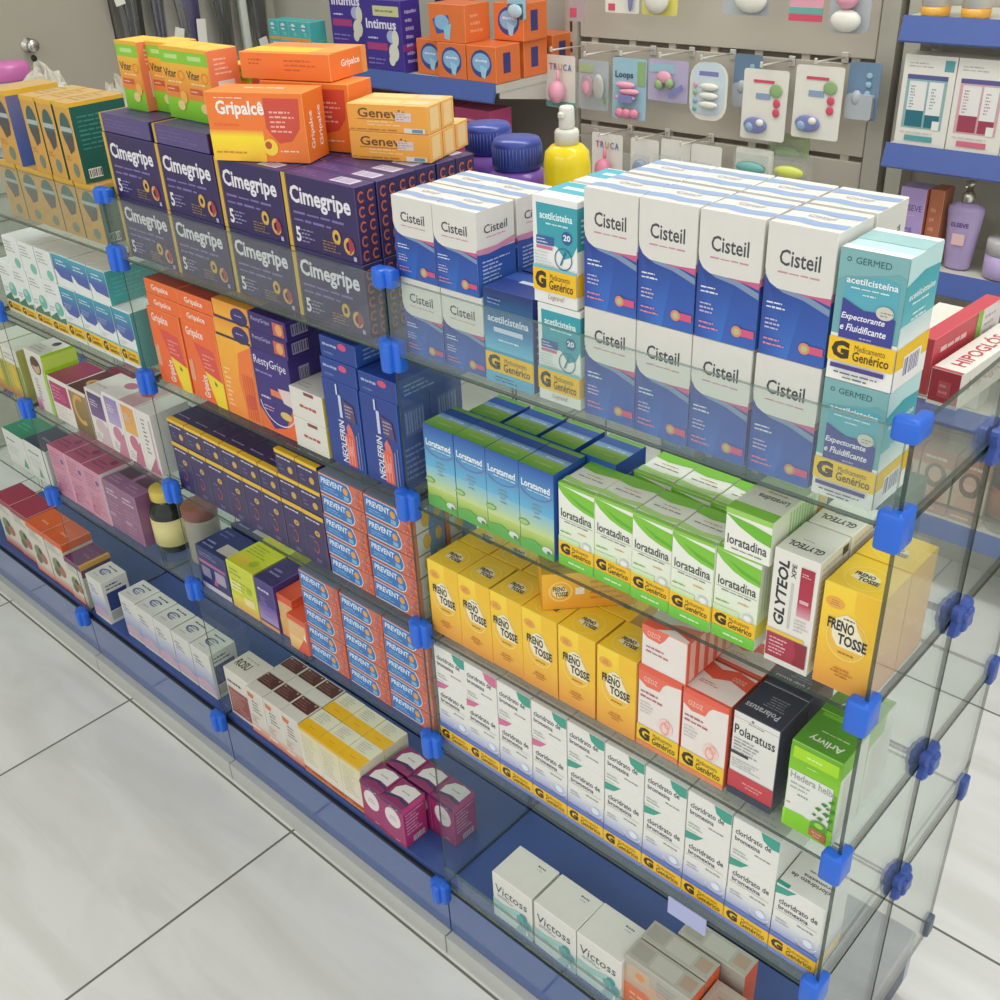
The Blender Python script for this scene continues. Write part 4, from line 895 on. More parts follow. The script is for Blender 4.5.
for k in range(2):
    b = ('front', 'back')[k]
    row(BRW, [-1.1235, -1.0715, -1.0200], .011+.0555*k, L5, 'white carton with brown printed top on the deck, %s row, #' % b, names=['left', 'middle', 'right'])
    row(YW, [-.9670, -.9125, -.8580], .010+.0557*k, L5, 'white and yellow carton on the deck, %s row, #' % b, names=['left', 'middle', 'right'])
def mg_front(a):
    a.e(.5, .62, .36, '#e4dcdc', .24); a.l(.3, .55, .7, .68, 2, '#b49aa8', 1); a.r(0, .9, 1, 1, '#5a2a60'); a.o(.6, .93, .2, .3, '#b8a0c0', .05, 180, 360); a.l(.55, .06, .92, .12, 1, '#d8c0cc'); a.g(0, .0, 1, .05, '#6a2454', '#9c2f6a')
def mg_right(a): a.r(0, .86, 1, 1, '#d84f90'); a.l(.1, .28, .9, .84, 7, '#e0a8c4'); a.bars(.35, .05, .85, .18, '#7a5a6c', '#e0d4d8')
MG = Kind('capsule_carton', 'carton', 'magenta cartons with a white oval', .0515, .050, .0875, {'*': '#a02d68', 'top': '#8a2a60', 'right': '#b23473', 'edge': '#bc4c86'}, mg_front, mg_right,
          lambda a: (a.p([(.15,.3),(.12,.6),(.3,.86),(.62,.94),(.95,.9),(.95,.36),(.6,.4)], '#dcd6d4'), a.p([(0,.1),(.5,.28),(1,.2),(1,.32),(.5,.38),(0,.22)], '#3f2a5c'), a.l(.4, .55, .8, .66, 1, '#a890a4')))
MG.put(-.8030, .007, L5, 'magenta carton with white oval, front row left')
MG.put(-.7490, .005, L5, 'magenta carton with white oval, front row right')
MG.put(-.7965, .0620, L5, 'magenta carton with white oval, second row left')
MG.put(-.7430, .0600, L5, 'magenta carton with white oval, second row middle')
MG.put(-.6895, .0600, L5, 'magenta carton with white oval standing apart by the glass divider')

# ------------------------------------------------------------------ third bay
TAN = {'*': '#cf9c4a', 'edge': '#e0b04a', 'top': '#c9a468', 'right': '#1f5f58'}
def tn_front(col):
    return lambda a: (a.r(0, .94, 1, 1, '#dcae3a'), a.e(.55, .66, .34, col, .22), a.r(.18, .64, .92, .70, '#a8b4b0'), a.p([(.25,.6),(.9,.6),(.8,.42),(.5,.36)], '#4c4a48'), a.e(.6, .16, .17, '#6c8070', .09), a.l(.1, .26, .5, .34, 2, '#b8863c'))
TN = Kind('vitamin_carton', 'carton', 'tan and green cartons', .0595, .07, .0895, TAN, tn_front('#2f6258'), lambda a: (a.r(0, .93, 1, 1, '#dcae3a'), a.l(.1, .4, .9, .85, 8, '#3a7a70'), a.bars(.1, .05, .36, .2), a.bars(.6, .04, .8, .24)), lambda a: (a.l(.1, .2, .9, .8, 4, '#a8905c')))
TNU = Kind('vitamin_carton', 'carton', 'tan and green cartons', .0455, .09, .1145, TAN, tn_front('#3c605c'), lambda a: (a.r(0, .95, 1, 1, '#e2b43a'), a.l(.1, .4, .9, .85, 8, '#3a8a80'), a.bars(.1, .06, .34, .18), a.bars(.62, .05, .8, .2)), lambda a: a.l(.1, .2, .9, .8, 4, '#a8905c'))
TNB = Kind('vitamin_carton', 'carton', 'blue sided tan carton', .0595, .09, .1145, {**TAN, 'right': '#3a5aa4'}, tn_front('#4a4660'), lambda a: (a.r(0, .93, 1, 1, '#e2b43a'), a.g(0, 0, 1, .93, '#3f66b8', '#6a6a90'), a.bars(.4, .05, .64, .2), a.bars(.72, .06, .95, .22)), None)
row(TN, [-1.5670, -1.5050, -1.4430, -1.3800, -1.3170], .013, L1, 'tan and green carton behind the third bay glass lip, #')
row(TNU, [-1.4240, -1.3730, -1.3220], .011, L1+.0902, 'tan and green carton in the upper row of the third bay, #', names=['left', 'middle', 'right with green side'])
TNB.put(-1.5340, .012, L1+.0902, 'tan carton with blue side standing at the far left of the top shelf')
def tw_front(a):
    a.g(0, .62, 1, .98, '#4a5fa8', '#3f9cae'); a.p([(0,.62),(.3,.5),(.8,.48),(1,.56),(1,.66),(0,.66)], '#4c5fa4'); a.l(.12, .8, .9, .9, 2, '#c9e0e6'); a.l(.1, .58, .8, .7, 3, '#a4b0d8'); a.l(.1, .36, .5, .44, 2, '#c0b4c8'); a.r(0, .30, 1, .33, '#5cb4c8'); a.G(.08, .30)
def wg_front(a):
    a.l(.1, .74, .85, .92, 3, '#9aa4a0'); a.e(.72, .5, .26, '#6cb4a0', .13); a.e(.66, .55, .12, '#9fd0c0', .06); a.l(.08, .40, .5, .52, 2, '#a8b0ac'); a.p([(0,.28),(.5,.42),(.62,.3),(1,.36),(1,.24),(0,.24)], '#4a7a58'); a.G(.05, .22)
TWB = {'*': '#dfe3e0', 'right': '#4aa8a8', 'edge': '#e8efec'}
TW = Kind('generic_syrup_carton', 'carton', 'white and teal cartons with a yellow band', .0545, .056, .0965, TWB, tw_front, None, None)
WG = Kind('generic_syrup_carton', 'carton', 'white and green cartons with a yellow band', .0545, .056, .0965, {**TWB, 'right': '#dfe3e0'}, wg_front, None, None)
TWL = Kind('generic_syrup_carton', 'carton', 'white and teal cartons lying end forward', .0555, .096, .0565, TWB, lambda a: (a.g(0, .5, 1, .98, '#4a5fa8', '#46a4b4'), a.p([(.3,.3),(1,.25),(1,.55),(0,.55)], '#4c60a8'), a.l(.2, .66, .9, .86, 2, '#c9e0e6')), lambda a: a.l(.1, .2, .9, .8, 5, '#5cb8b8'), None)
WGL = Kind('generic_syrup_carton', 'carton', 'white and green cartons lying end forward', .0545, .096, .0545, {**TWB, 'right': '#dfe3e0'}, lambda a: (a.l(.1, .5, .85, .9, 4, '#9aa4a0'), a.e(.72, .2, .2, '#7cbcab', .17)), None, None)
row(TW, [-1.4640, -1.4070, -1.3500, -1.2930], .013, L2, 'white and teal carton with yellow band on the second shelf, # of four')
row(WG, [-1.6950, -1.6380, -1.5810, -1.5220], .013, L2, 'white and green carton with yellow band on the second shelf, # of four')
row(TWL, [-1.4600, -1.4010, -1.3430], .012, L2+.0972, 'white and teal carton lying on the teal row, #', names=['left', 'middle', 'right'])
row(WGL, [-1.6380, -1.5810, -1.5220], .012, L2+.0972, 'white and green carton lying on the green row, #', names=['left', 'middle', 'right'])
# third shelf
def simple(kind, xl, y, z, lab, rz=0): kind.put(xl, y, z, lab, rz)
FA = Kind('supplement_carton', 'carton', 'white carton with a round portrait', .0655, .07, .1255, {'*': '#d9d7cd', 'right': '#a8cf2c', 'edge': '#e8e8dc'},
          lambda a: (a.e(.55, .78, .3, '#5a4238', .15), a.e(.55, .76, .22, '#c9a48c', .11), a.e(.5, .82, .24, '#5a4238', .06), a.l(.26, .16, .5, .56, 8, '#8a84a0'), a.g(0, .0, .3, .2, '#b8507c', '#d8a8b8'), a.p([(.86,0),(1,0),(1,.8),(.9,.7)], '#a8d02c')), lambda a: a.r(0, .75, 1, .95, '#c4e060'), lambda a: (a.e(.6, .7, .14, '#3c3c44'), a.l(.1, .1, .9, .5, 3, '#b9b7ae')))
FA.put(-1.6900, .014, L3, 'white carton with a round portrait and lime edge, third bay')
def ml(c1, c2, c3, acc):
    return lambda a: (a.r(.06, .42, .94, .9, c1), a.l(.12, .5, .85, .84, 4, c2), a.l(.1, .08, .9, .38, 4, c3), a.e(.6, .6, .2, acc, .1))
MGN = Kind('supplement_carton', 'carton', 'magenta topped carton', .0745, .08, .0905, {'*': '#e0d9d2', 'top': '#9c3a5c', 'edge': '#e8e0da'}, ml('#a83a66', '#d490ac', '#cfc8c2', '#b84c78'), None, lambda a: a.r(.05, .05, .95, .95, '#963658'))
MGN.put(-1.6150, .013, L3, 'white carton with magenta panel and top, third bay shelf')
GD = Kind('supplement_carton', 'carton', 'gold and brown carton', .0645, .08, .0905, {'*': '#8f7a50', 'top': '#5a2c34', 'edge': '#e0d8c8'}, lambda a: (a.g(0, 0, 1, 1, '#6a5a3c', '#a08450'), a.o(.5, .55, .4, .3, '#d0a04a', .34, 60, 300), a.r(.0, .92, 1, 1, '#dcd4c8')), None, lambda a: (a.o(.5, .45, .25, .5, '#c9a45c', .16), a.e(.5, .45, .12, '#b8603c', .08)))
GD.put(-1.5375, .013, L3, 'gold and brown carton beside the magenta one')
DR = Kind('supplement_carton', 'carton', 'dark red carton', .090, .07, .04, {'*': '#7f2f46', 'right': '#d0ccc4', 'edge': '#a05868'}, None, lambda a: a.r(.1, .5, .9, .8, '#2c2a2c'), lambda a: a.l(.2, .3, .7, .6, 2, '#a86078'))
DR.put(-1.5600, .098, L3+.0, 'dark red carton lying behind the gold one')
DR.put(-1.5650, .099, L3+.0405, 'dark red carton on top of the one behind the gold carton')
def lil(c, d, e):
    return lambda a: (a.g(.1, .5, .9, .95, c, d), a.p([(.3,.0),(.6,.3),(.9,.42),(.95,0)], e), a.e(.5, .35, .28, e, .13), a.l(.1, .06, .5, .2, 3, '#b0a8ac'), a.l(.2, .7, .8, .84, 3, '#d8d0dc'))
LI1 = Kind('supplement_carton', 'carton', 'white and violet carton', .0625, .075, .107, {'*': '#dcd6d0', 'edge': '#eae6e0'}, lil('#7a5a8c', '#4c4070', '#c9b4b8'), None, lambda a: a.l(.1, .2, .9, .4, 1, '#c9b0b8'))
LI1.put(-1.4690, .013, L3, 'white and violet carton on the third bay shelf')
LI2 = Kind('supplement_carton', 'carton', 'white and pink carton', .0535, .075, .1175, {'*': '#e0dad6', 'edge': '#eeeae6'}, lil('#b0a0c8', '#9480b4', '#c07c94'), None, lambda a: a.e(.5, .6, .3, '#b87888', .15))
LI2.put(-1.4035, .012, L3, 'white and pink carton between the violet and the orange ones')
LI3 = Kind('supplement_carton', 'carton', 'white and orange carton', .0505, .075, .1175, {'*': '#e0dad6', 'edge': '#eeeae6', 'top': '#c4a0a4'}, lil('#e0a85c', '#d89a4c', '#c06c88'), None, lambda a: a.e(.5, .6, .3, '#a8485c', .15))
LI3.put(-1.3475, .012, L3, 'white carton with an orange panel, third bay shelf')
LI4 = Kind('supplement_carton', 'carton', 'white lettered carton', .0465, .075, .1165, {'*': '#dcd8d2', 'edge': '#eeeae6'}, lambda a: (a.l(.3, .3, .6, .9, 9, '#6a6668'), a.p([(.2,0),(.8,.3),(1,0)], '#b0647c'), a.r(.8, .1, .9, .9, '#c9a0ac')), None, None)
LI4.put(-1.2950, .012, L3, 'white carton with vertical dark lettering by the post')
# fourth shelf
PKC = Kind('capsule_carton', 'carton', 'rose pink cartons', .0680, .075, .1145, {'*': '#c98ba2', 'right': '#ddd6d4', 'edge': '#dcb0be', 'top': '#b8607f'}, lambda a: (a.l(.1, .6, .9, .92, 5, '#a86a86'), a.e(.75, .78, .09, '#5a5a8c', .05), a.o(.4, .3, .3, .1, '#d8a8b8', .2), a.l(.1, .08, .9, .5, 6, '#b87090'), a.t('C', .1, .1, .3, .26, '#b0486c', .02)), lambda a: a.l(.1, .1, .9, .5, 3, '#c8c0c0'),
            lambda a: (a.l(.1, .2, .9, .5, 2, '#8f4a68'), a.e(.7, .6, .12, '#8a4a6c')))
row(PKC, [-1.7085, -1.6395, -1.5705], .012, L4, 'rose pink carton on the third bay fourth shelf, #', names=['left', 'middle', 'right with white side'])
PLC = Kind('capsule_carton', 'carton', 'dusty mauve cartons', .0580, .075, .1085, {'*': '#8c5f80', 'top': '#94688c', 'edge': '#a8809c'}, lambda a: (a.l(.15, .72, .95, .88, 2, '#d0c0cc'), a.l(.1, .1, .9, .62, 7, '#a87f9c'), a.r(.05, .3, .4, .36, '#b88cac')), None, lambda a: (a.r(.1, .45, .9, .95, '#5a3f54'), a.l(.15, .1, .9, .35, 2, '#b090ac')))
row(PLC, [-1.4995, -1.4405], .013, L4, 'dusty mauve carton right of the pink ones, #', names=['left', 'right beside the bottle'])
GT = Kind('herbal_tablet_carton', 'carton', 'white and green carton', .0950, .075, .0820, {'*': '#d3d6cf', 'top': '#2f8a6c', 'edge': '#dfe2dc'}, lambda a: (a.l(.15, .7, .6, .8, 1, '#4a5056'), a.l(.1, .3, .9, .6, 4, '#c0c4be'), a.p([(.7,.1),(.85,.4),(.95,.1)], '#5a9c80')), None, lambda a: a.l(.2, .3, .8, .6, 2, '#58a88c'))
GT2 = Kind('herbal_tablet_carton', 'carton', 'white carton with charcoal top', .0950, .075, .0850, {'*': '#d3d6cf', 'top': '#37455c', 'edge': '#dfe2dc'}, lambda a: (a.l(.15, .7, .7, .8, 1, '#4a5056'), a.l(.1, .3, .9, .6, 4, '#c0c4be'), a.p([(.4,.1),(.5,.4),(.6,.1)], '#5a9c80')), lambda a: a.r(.1, .1, .9, .9, '#e4e4e0'), lambda a: a.l(.3, .3, .8, .5, 1, '#7f8aa0'))
GT.put(-1.9290, .014, L4, 'white carton with green top beyond the third post')
GT2.put(-1.8300, .014, L4, 'white carton with charcoal top by the third post')
# amber bottle and red-lidded jar on the fourth shelf
def lathe_obj(name, prof, m, par, seg=28, sx=1., sy=1.): return MB().lathe(prof, seg=seg, sx=sx, sy=sy).build(name, m, par)
bt = thing('supplement_bottle', 'dark supplement bottle with yellow cap and cream label by the glass divider', 'bottle', (-1.347, .056, L4+.0005))
lathe_obj('body', [(.004,0),(.031,.001),(.034,.005),(.034,.078),(.031,.088),(.0235,.098),(.0225,.104)], mat('bottle_dark', '#1d2420', .15), bt)
lathe_obj('label', [(.0343,.016),(.0346,.016),(.0346,.070),(.0343,.070)], mat('label_cream', '#d6cd8c', .5), bt)
lathe_obj('cap', [(.025,.1045),(.0265,.106),(.0265,.122),(.025,.126),(.004,.1265)], mat('cap_yellow', '#d2bb54', .4), bt)
jr = thing('pill_jar', 'clear jar with a brownish red lid behind the glass divider', 'jar', (-1.262, .072, L4+.0005))
lathe_obj('body', [(.004,0),(.029,.001),(.031,.004),(.031,.085),(.029,.092)], mat('jar_cloudy', '#b4a99a', .2, alpha=.75), jr)
lathe_obj('lid', [(.031,.0925),(.032,.094),(.032,.112),(.030,.115),(.004,.1155)], mat('lid_redbrown', '#8a4538', .45), jr)
# plinth deck of the third bay
def cm_front(a):
    a.g(0, .08, 1, .62, '#6a80b8', '#c9ccd8'); a.p([(0,.08),(1,.08),(1,.2),(.5,.34),(0,.24)], '#c8a8b8'); a.l(.15, .62, .7, .76, 2, '#7a80a8'); a.l(.12, .76, .6, .84, 1, '#7a7fa4')
CM = Kind('tablet_carton', 'carton', 'white and lilac cartons', .0625, .061, .108, {'*': '#d6d6d0', 'edge': '#e6e6e0'}, cm_front, lambda a: (a.r(.12, .3, .88, .72, '#33407a'), a.l(.15, .76, .85, .92, 2, '#4a4f78'), a.r(.12, .08, .88, .28, '#a8aca4')),
          lambda a: (a.l(.25, .72, .9, .86, 1, '#3a3f68'), a.o(.5, .5, .28, .3, '#5a6290', .16, 30, 300), a.l(.3, .4, .85, .6, 2, '#6a70a0'), a.l(.2, .18, .7, .26, 1, '#a8a8b4')))
row(CM, [-1.5720, -1.5060, -1.4400, -1.3740, -1.3080], .015, L5, 'white and lilac carton in the deck row of five, #')
CM.put(-1.6930, .008, L5, 'white and lilac carton standing apart beside the purple topped carton')
def tea_front(a):
    a.l(.1, .72, .9, .92, 4, '#8a9a80'); a.e(.4, .44, .26, '#7a8a5c', .16); a.e(.62, .38, .2, '#a86a5c', .12); a.e(.3, .3, .16, '#5c6a48', .1); a.g(0, 0, 1, .16, '#cf6a44', '#dcb8a8'); a.e(.5, .5, .1, '#3f4a38', .06)
def teab(c): return {'*': '#d4d0c4', 'top': c, 'right': c, 'edge': '#e0b8a0'}
TEO = Kind('tea_carton', 'carton', 'orange topped tea cartons', .0815, .072, .1325, teab('#e0602c'), lambda a: (a.r(0, .9, 1, 1, '#e0602c'), tea_front(a)), lambda a: a.r(0, 0, 1, .85, '#d8cfc4'), lambda a: a.l(.4, .3, .8, .5, 1, '#f0a480'))
row(TEO, [-1.9640, -1.8790], .012, L5, 'orange topped tea carton on the deck, #', names=['left', 'right'])
TEP = Kind('tea_carton', 'carton', 'purple topped tea carton', .0710, .072, .1095, teab('#6c2c66'), lambda a: (a.r(0, .88, 1, 1, '#6c2c66'), tea_front(a)), lambda a: (a.r(0, 0, 1, .72, '#d0ccc4'), a.r(0, .9, 1, 1, '#eeb03a')), lambda a: (a.r(.9, 0, 1, 1, '#eeb03a'), a.l(.4, .4, .8, .55, 1, '#9c6a98')))
TEP.put(-1.7915, .010, L5, 'purple topped tea carton with yellow edge on the deck')
TER = Kind('tea_carton', 'carton', 'crimson topped tea carton', .0855, .072, .131, teab('#a02c4c'), lambda a: (a.r(0, .9, 1, 1, '#a02c4c'), tea_front(a)), lambda a: (a.r(0, .7, 1, .9, '#b8385c'), a.l(.1, .76, .8, .84, 1, '#e090a8')), None)
TER.put(-2.0560, .020, L5, 'crimson topped tea carton at the far left of the deck')
TER.put(-2.1460, .022, L5, 'crimson topped tea carton, second at the far left edge')
YB = Kind('supplement_carton', 'carton', 'yellow green carton with a white lid', .0645, .07, .1075, {'*': '#b9b04a', 'top': '#dcdad0', 'edge': '#d6d4c0'}, lambda a: (a.r(0, .68, 1, 1, '#dcdad0'), a.r(.3, .2, .6, .64, '#d8b83c'), a.g(0, 0, 1, .2, '#b8704c', '#b9a84a'), a.l(.1, .74, .9, .9, 2, '#a8a69c'), a.r(.7, .1, .95, .64, '#8a9a3c')), None, None)
YB.put(-1.7940, .013, L3, 'yellow green carton with white upper part beside the portrait carton')
YB.put(-1.8640, .013, L3, 'yellow green carton with white upper part at the left edge')

# ------------------------------------------------------------------ back half of the display
WHITEP = mat('white_plastic', '#dedbd0', .35)
HIP = Kind('ointment_carton', 'carton', 'white and red ointment cartons', .031, .15, .0375, {'*': '#e4e0d6', 'front': '#a82f40', 'edge': '#ece8de'}, lambda a: (a.r(.3, .25, .7, .7, '#b8505a'), a.l(.34, .3, .66, .66, 2, '#d0888c'), a.r(0, 0, 1, .1, '#e4e0d6')),
           lambda a: (a.t('Hipoglós', .12, .3, .7, .7, '#c09090', .01), a.l(.72, .2, .95, .8, 3, '#b8b4a8')), lambda a: (a.t('HIPOGLÓS', .2, .12, .8, .78, '#b84050', .02, 0, 90), a.r(0, 0, 1, .03, '#b84050')))
HIP.put(-.0800, .236, L1, 'white ointment carton with red end, lying on the back half of the top shelf', -3)
HIR = Kind('ointment_carton', 'carton', 'red ointment carton on edge', .018, .150, .060, {'*': '#c24250', 'edge': '#d8686c'}, None, lambda a: (a.l(.1, .62, .55, .85, 1, '#e8c0bc'), a.l(.05, .2, .6, .55, 3, '#e8b0ac'), a.r(.62, .3, .7, 1, '#86b84a'), a.r(.70, 0, 1, 1, '#e2dcd6'), a.l(.74, .2, .95, .9, 5, '#b9a8ac')), None)
HIR.put(-.1035, .250, L1, 'red and white ointment carton standing on its edge behind the white one', -3)
HI2 = Kind('ointment_carton', 'carton', 'white ointment carton with green label', .028, .09, .044, {'*': '#dcdcd0', 'edge': '#e6e6da'}, None, lambda a: (a.r(0, 0, 1, .5, '#8fb860'), a.l(.1, .1, .9, .4, 1, '#d4e0b8')), None)
HI2.put(-.1400, .30, L1, 'white and green ointment carton at the far edge of the top shelf')
TLB = Kind('lotion_carton', 'carton', 'dark teal cartons seen from behind', .0585, .055, .105, {'*': '#2f6a6c', 'edge': '#4a8684'}, lambda a: (a.l(.1, .1, .8, .5, 3, '#4a8480'), a.r(.1, .7, .25, .85, '#9aa88c')), None, None)
row(TLB, [-.3150, -.2540, -.1930, -.1320], .208, L2, 'dark teal carton on the far side of the second shelf, #')
BLB = Kind('lotion_carton', 'carton', 'light blue carton', .045, .05, .115, {'*': '#8aa8b8', 'right': '#c8c4b4', 'edge': '#a8c0cc'}, lambda a: a.l(.1, .2, .9, .8, 6, '#b8ccd4'), None, None)
BLB.put(-.3720, .208, L2, 'light blue carton at the far side left of the dark teal ones')
# tubs, spray bottle
def tub(loc, lab, first=None):
    if first: return dup(first, loc, None, lab)
    t = thing('cream_tub', lab, 'tub', loc, 0, 'purple cream tubs with navy lids')
    lathe_obj('tub_body', [(.004,0),(.040,.001),(.0425,.006),(.0425,.115),(.040,.126),(.033,.134),(.029,.136)], mat('tub_purple', '#7a4fb0', .25), t, 36)
    ld = lathe_obj('tub_lid', [(.030,.1365),(.0315,.138),(.0315,.168),(.029,.173),(.004,.174)], mat('tub_navy', '#38489c', .28, bump=.15), t, 36)
    m = MB()
    for k in range(44):
        a = 2*math.pi*k/44; c, s_ = math.cos(a), math.sin(a)
        m.tube([(c*.0317, s_*.0317, .142), (c*.0317, s_*.0317, .165)], .0007, 5)
    m.build('lid_ribs', mat('tub_rib', '#5a68b0', .3), ld)
    return t
tb = tub((-.672, .300, L1+.0005), 'purple cream tub with ribbed navy lid, nearest the yellow spray bottle')
tub((-.765, .345, L1+.0005), 'purple cream tub with ribbed navy lid, left of its twin', tb)
sp = thing('spray_bottle', 'yellow spray bottle with a white pump behind the white syrup cartons', 'bottle', (-.589, .300, L1+.0005))
lathe_obj('bottle_body', [(.004,0),(.027,.001),(.0295,.006),(.0295,.152),(.027,.167),(.020,.174),(.0145,.176)], mat('spray_yellow', '#ecd31e', .22), sp, 32)
lathe_obj('pump_collar', [(.0150,.1762),(.0150,.190),(.0135,.193),(.0095,.194)], WHITEP, sp)
pm = MB(); pm.lathe([(.009,.1942),(.0098,.197),(.0092,.217),(.0078,.220),(.003,.2205)]); pm.rbox(-.004, -.013, .207, .004, -.006, .214, .0015)
pm.build('pump_head', WHITEP, sp)
MB().rbox(-.018, -.0315, .02, .018, -.0275, .09, .0015).build('front_label', mat('label_pink', '#d88a8c', .5), sp)
# thin plastic bags lying on the back half in the third bay
def bag(loc, r, lab, seed):
    rn = random.Random(seed); m = MB(); n, k = 18, 9; vs = []; fs = []
    for i in range(k+1):
        ph = math.pi/2*i/k
        for j in range(n):
            th = 2*math.pi*j/n; f = 1+.13*rn.uniform(-1, 1)*(1 if 0 < i < k else .2)
            vs.append((r[0]*math.cos(ph)*math.cos(th)*f, r[1]*math.cos(ph)*math.sin(th)*f, max(0, r[2]*math.sin(ph)*(1+.1*rn.uniform(-1, 1))) if i else 0))
    for i in range(k):
        for j in range(n): fs.append((i*n+j, i*n+(j+1) % n, (i+1)*n+(j+1) % n, (i+1)*n+j))
    m._add(vs, fs, 0, False)
    o = m.build('plastic_bag', mat('bag_film', '#cfcaba', .18, alpha=.72, var=.2, scale=30), None, loc)
    return tag(o, lab, 'plastic bag')
bag((-1.940, .300, L1+.0005), (.062, .06, .165), 'crumpled clear plastic bag behind the tan cartons', 3)
bag((-1.630, .285, L1+.0005), (.028, .05, .165), 'crumpled clear plastic bag with red print left of the vitamin cartons', 5)
pc = thing('storage_tin', 'pink lidded tub at the left edge behind the tan cartons', 'tub', (-2.095, .29, L1+.0005))
lathe_obj('tub_body', [(.004,0),(.05,.001),(.052,.01),(.052,.13)], mat('tin_white', '#d8d0cc', .4), pc)
lathe_obj('tub_lid', [(.0535,.1305),(.054,.133),(.054,.155),(.048,.162),(.004,.164)], mat('tin_pink', '#b8629c', .35), pc)

# ------------------------------------------------------------------ wall display behind: hook boards and shelves
BOARD = mat('hook_board', '#bdb6a8', .38, var=.03, scale=5)
SLOT = mat('slot_shadow_brown', '#6f665a', .6)
STEELW = mat('upright_steel', '#bdb9ac', .4, .2)
def slotted():
    m = STEELW.copy(); m.name = 'slotted_upright_steel'; n = m.node_tree.nodes; l = m.node_tree.links
    b = n['Principled BSDF']; tc = n.new('ShaderNodeTexCoord'); sp = n.new('ShaderNodeSeparateXYZ'); l.new(tc.outputs['Object'], sp.inputs[0])
    def M(op, a, v):
        q = n.new('ShaderNodeMath'); q.operation = op; l.new(a, q.inputs[0]); q.inputs[1].default_value = v; return q.outputs[0]
    zf = M('FRACT', M('MULTIPLY', sp.outputs[2], 20), 0); za = M('LESS_THAN', zf, .5)
    xa = M('LESS_THAN', M('ABSOLUTE', M('ADD', sp.outputs[0], .43), 0), .004)
    q = n.new('ShaderNodeMath'); q.operation = 'MULTIPLY'; l.new(za, q.inputs[0]); l.new(xa, q.inputs[1])
    old = b.inputs['Base Color'].links[0].from_socket
    mx = n.new('ShaderNodeMix'); mx.data_type = 'RGBA'; mx.inputs[7].default_value = (.05, .048, .042, 1)
    l.new(q.outputs[0], mx.inputs[0]); l.new(old, mx.inputs[6]); l.new(mx.outputs[2], b.inputs['Base Color'])
    return m
SLOTTED = slotted()
WY = 1.60
wu = thing('hook_board_wall_unit', 'pale grey wall unit with horizontal hook slots behind the display', 'wall unit', (-1.21, WY, 0))
k = 0; z = 1.133 - .206*5
while z < 2.3:
    m = MB(); m.rbox(-.405, 0, z+.006, .405, .016, z+.206-.006, .0015, 0, 1)
    m.build('hook_board', BOARD, wu)
    s_ = MB(); s_.box(-.405, .012, z-.006, .405, .018, z+.006)  # brown strip paints the shade inside the open slot
    s_.build('slot_shade_strip', SLOT, wu)
    if .8 < z < 1.5:
        for q in range(7): MB().box(-.36+.12*q-.01, .004, z-.006, -.36+.12*q+.01, .014, z+.006).build('slot_clip', BOARD, wu)
    z += .206
for sx in (-1, 1):
    u = MB(); u.box(sx*.43-.02, -.006, 0, sx*.43+.02, .05, 2.3)
    u.build('upright', SLOTTED, wu)
HOOKM = mat('hook_wire', '#d6d2c8', .3, .3)
def hang(name, lab, cat, x, zt, art, yfront=WY-.10, group='blister packs hanging on the hook boards', copies=1, tilt=0):
    """a hook with a carded pack; art(root) builds the parts with the hook eye at the origin"""
    for c in range(copies):
        t = thing(name, lab if c == 0 else lab + ', the one behind it', cat, (x + .004*c, yfront + .022*c, zt), tilt, group)
        art(t)
def hookrod(x, z, lab):
    m = MB(); m.tube([(x, WY+.010, z), (x, WY-.06, z+.004), (x, WY-.135, z+.008)], .0022); m.rbox(x-.008, WY-.004, z-.012, x+.008, WY-.0005, z+.010, .001, 0, 1)
    m.rbox(x-.003, WY-.138, z+.004, x+.003, WY-.132, z+.016, .001, 0, 1)
    tag(m.build('wire_hook', HOOKM), lab, 'hook', 'wire hooks on the hook boards')
def card(t, w, h, c, name='backing_card', th=.0012, rnd=.006):
    pts = []
    for cx, cz, a0 in ((w/2-rnd, -rnd, 0), (-w/2+rnd, -rnd, 90), (-w/2+rnd, -h+rnd, 180), (w/2-rnd, -h+rnd, 270)):
        for q in range(5):
            a = math.radians(a0+22.5*q); pts.append((cx+rnd*math.cos(a), cz+rnd*math.sin(a)))
    return MB().prism(pts, 0, th).build(name, c, t)
def blob(t, name, x, z, rx, ry, rz, m, y=-.001):
    mb = MB(); n, k = 18, 8; vs = []; fs = []
    for i in range(k+1):
        ph = -math.pi/2+math.pi*i/k
        for j in range(n):
            th = 2*math.pi*j/n; vs.append((x+rx*math.cos(ph)*math.cos(th), y-ry-.0005+ry*math.cos(ph)*math.sin(th), z+rz*math.sin(ph)))
    for i in range(k):
        for j in range(n): fs.append((i*n+j, i*n+(j+1) % n, (i+1)*n+(j+1) % n, (i+1)*n+j))
    mb._add(vs, fs, 0, True)
    return mb.build(name, m, t)
def patch(t, name, x0, z0, x1, z1, m, y=-.0012):
    return MB().box(x0, y, z0, x1, y+.0008, z1).build(name, m, t)
def word(t, s, x0, z0, x1, z1, col, y=-.0016):
    vs, fs = glyphs(s, .02)
    m = MB()._add([(x0+(x1-x0)*a, y, z0+(z1-z0)*b) for a, b in vs], fs)
    return m.build('lettering', mat('ink_'+col.strip('#'), col, .5), t, fix=False)
CW = mat('card_white', '#e0ddd2', .45); CB = mat('card_blue', '#9cc0cf', .4); CV = mat('card_violet', '#b4abc8', .4); CG_ = mat('card_green', '#a9b988', .4)
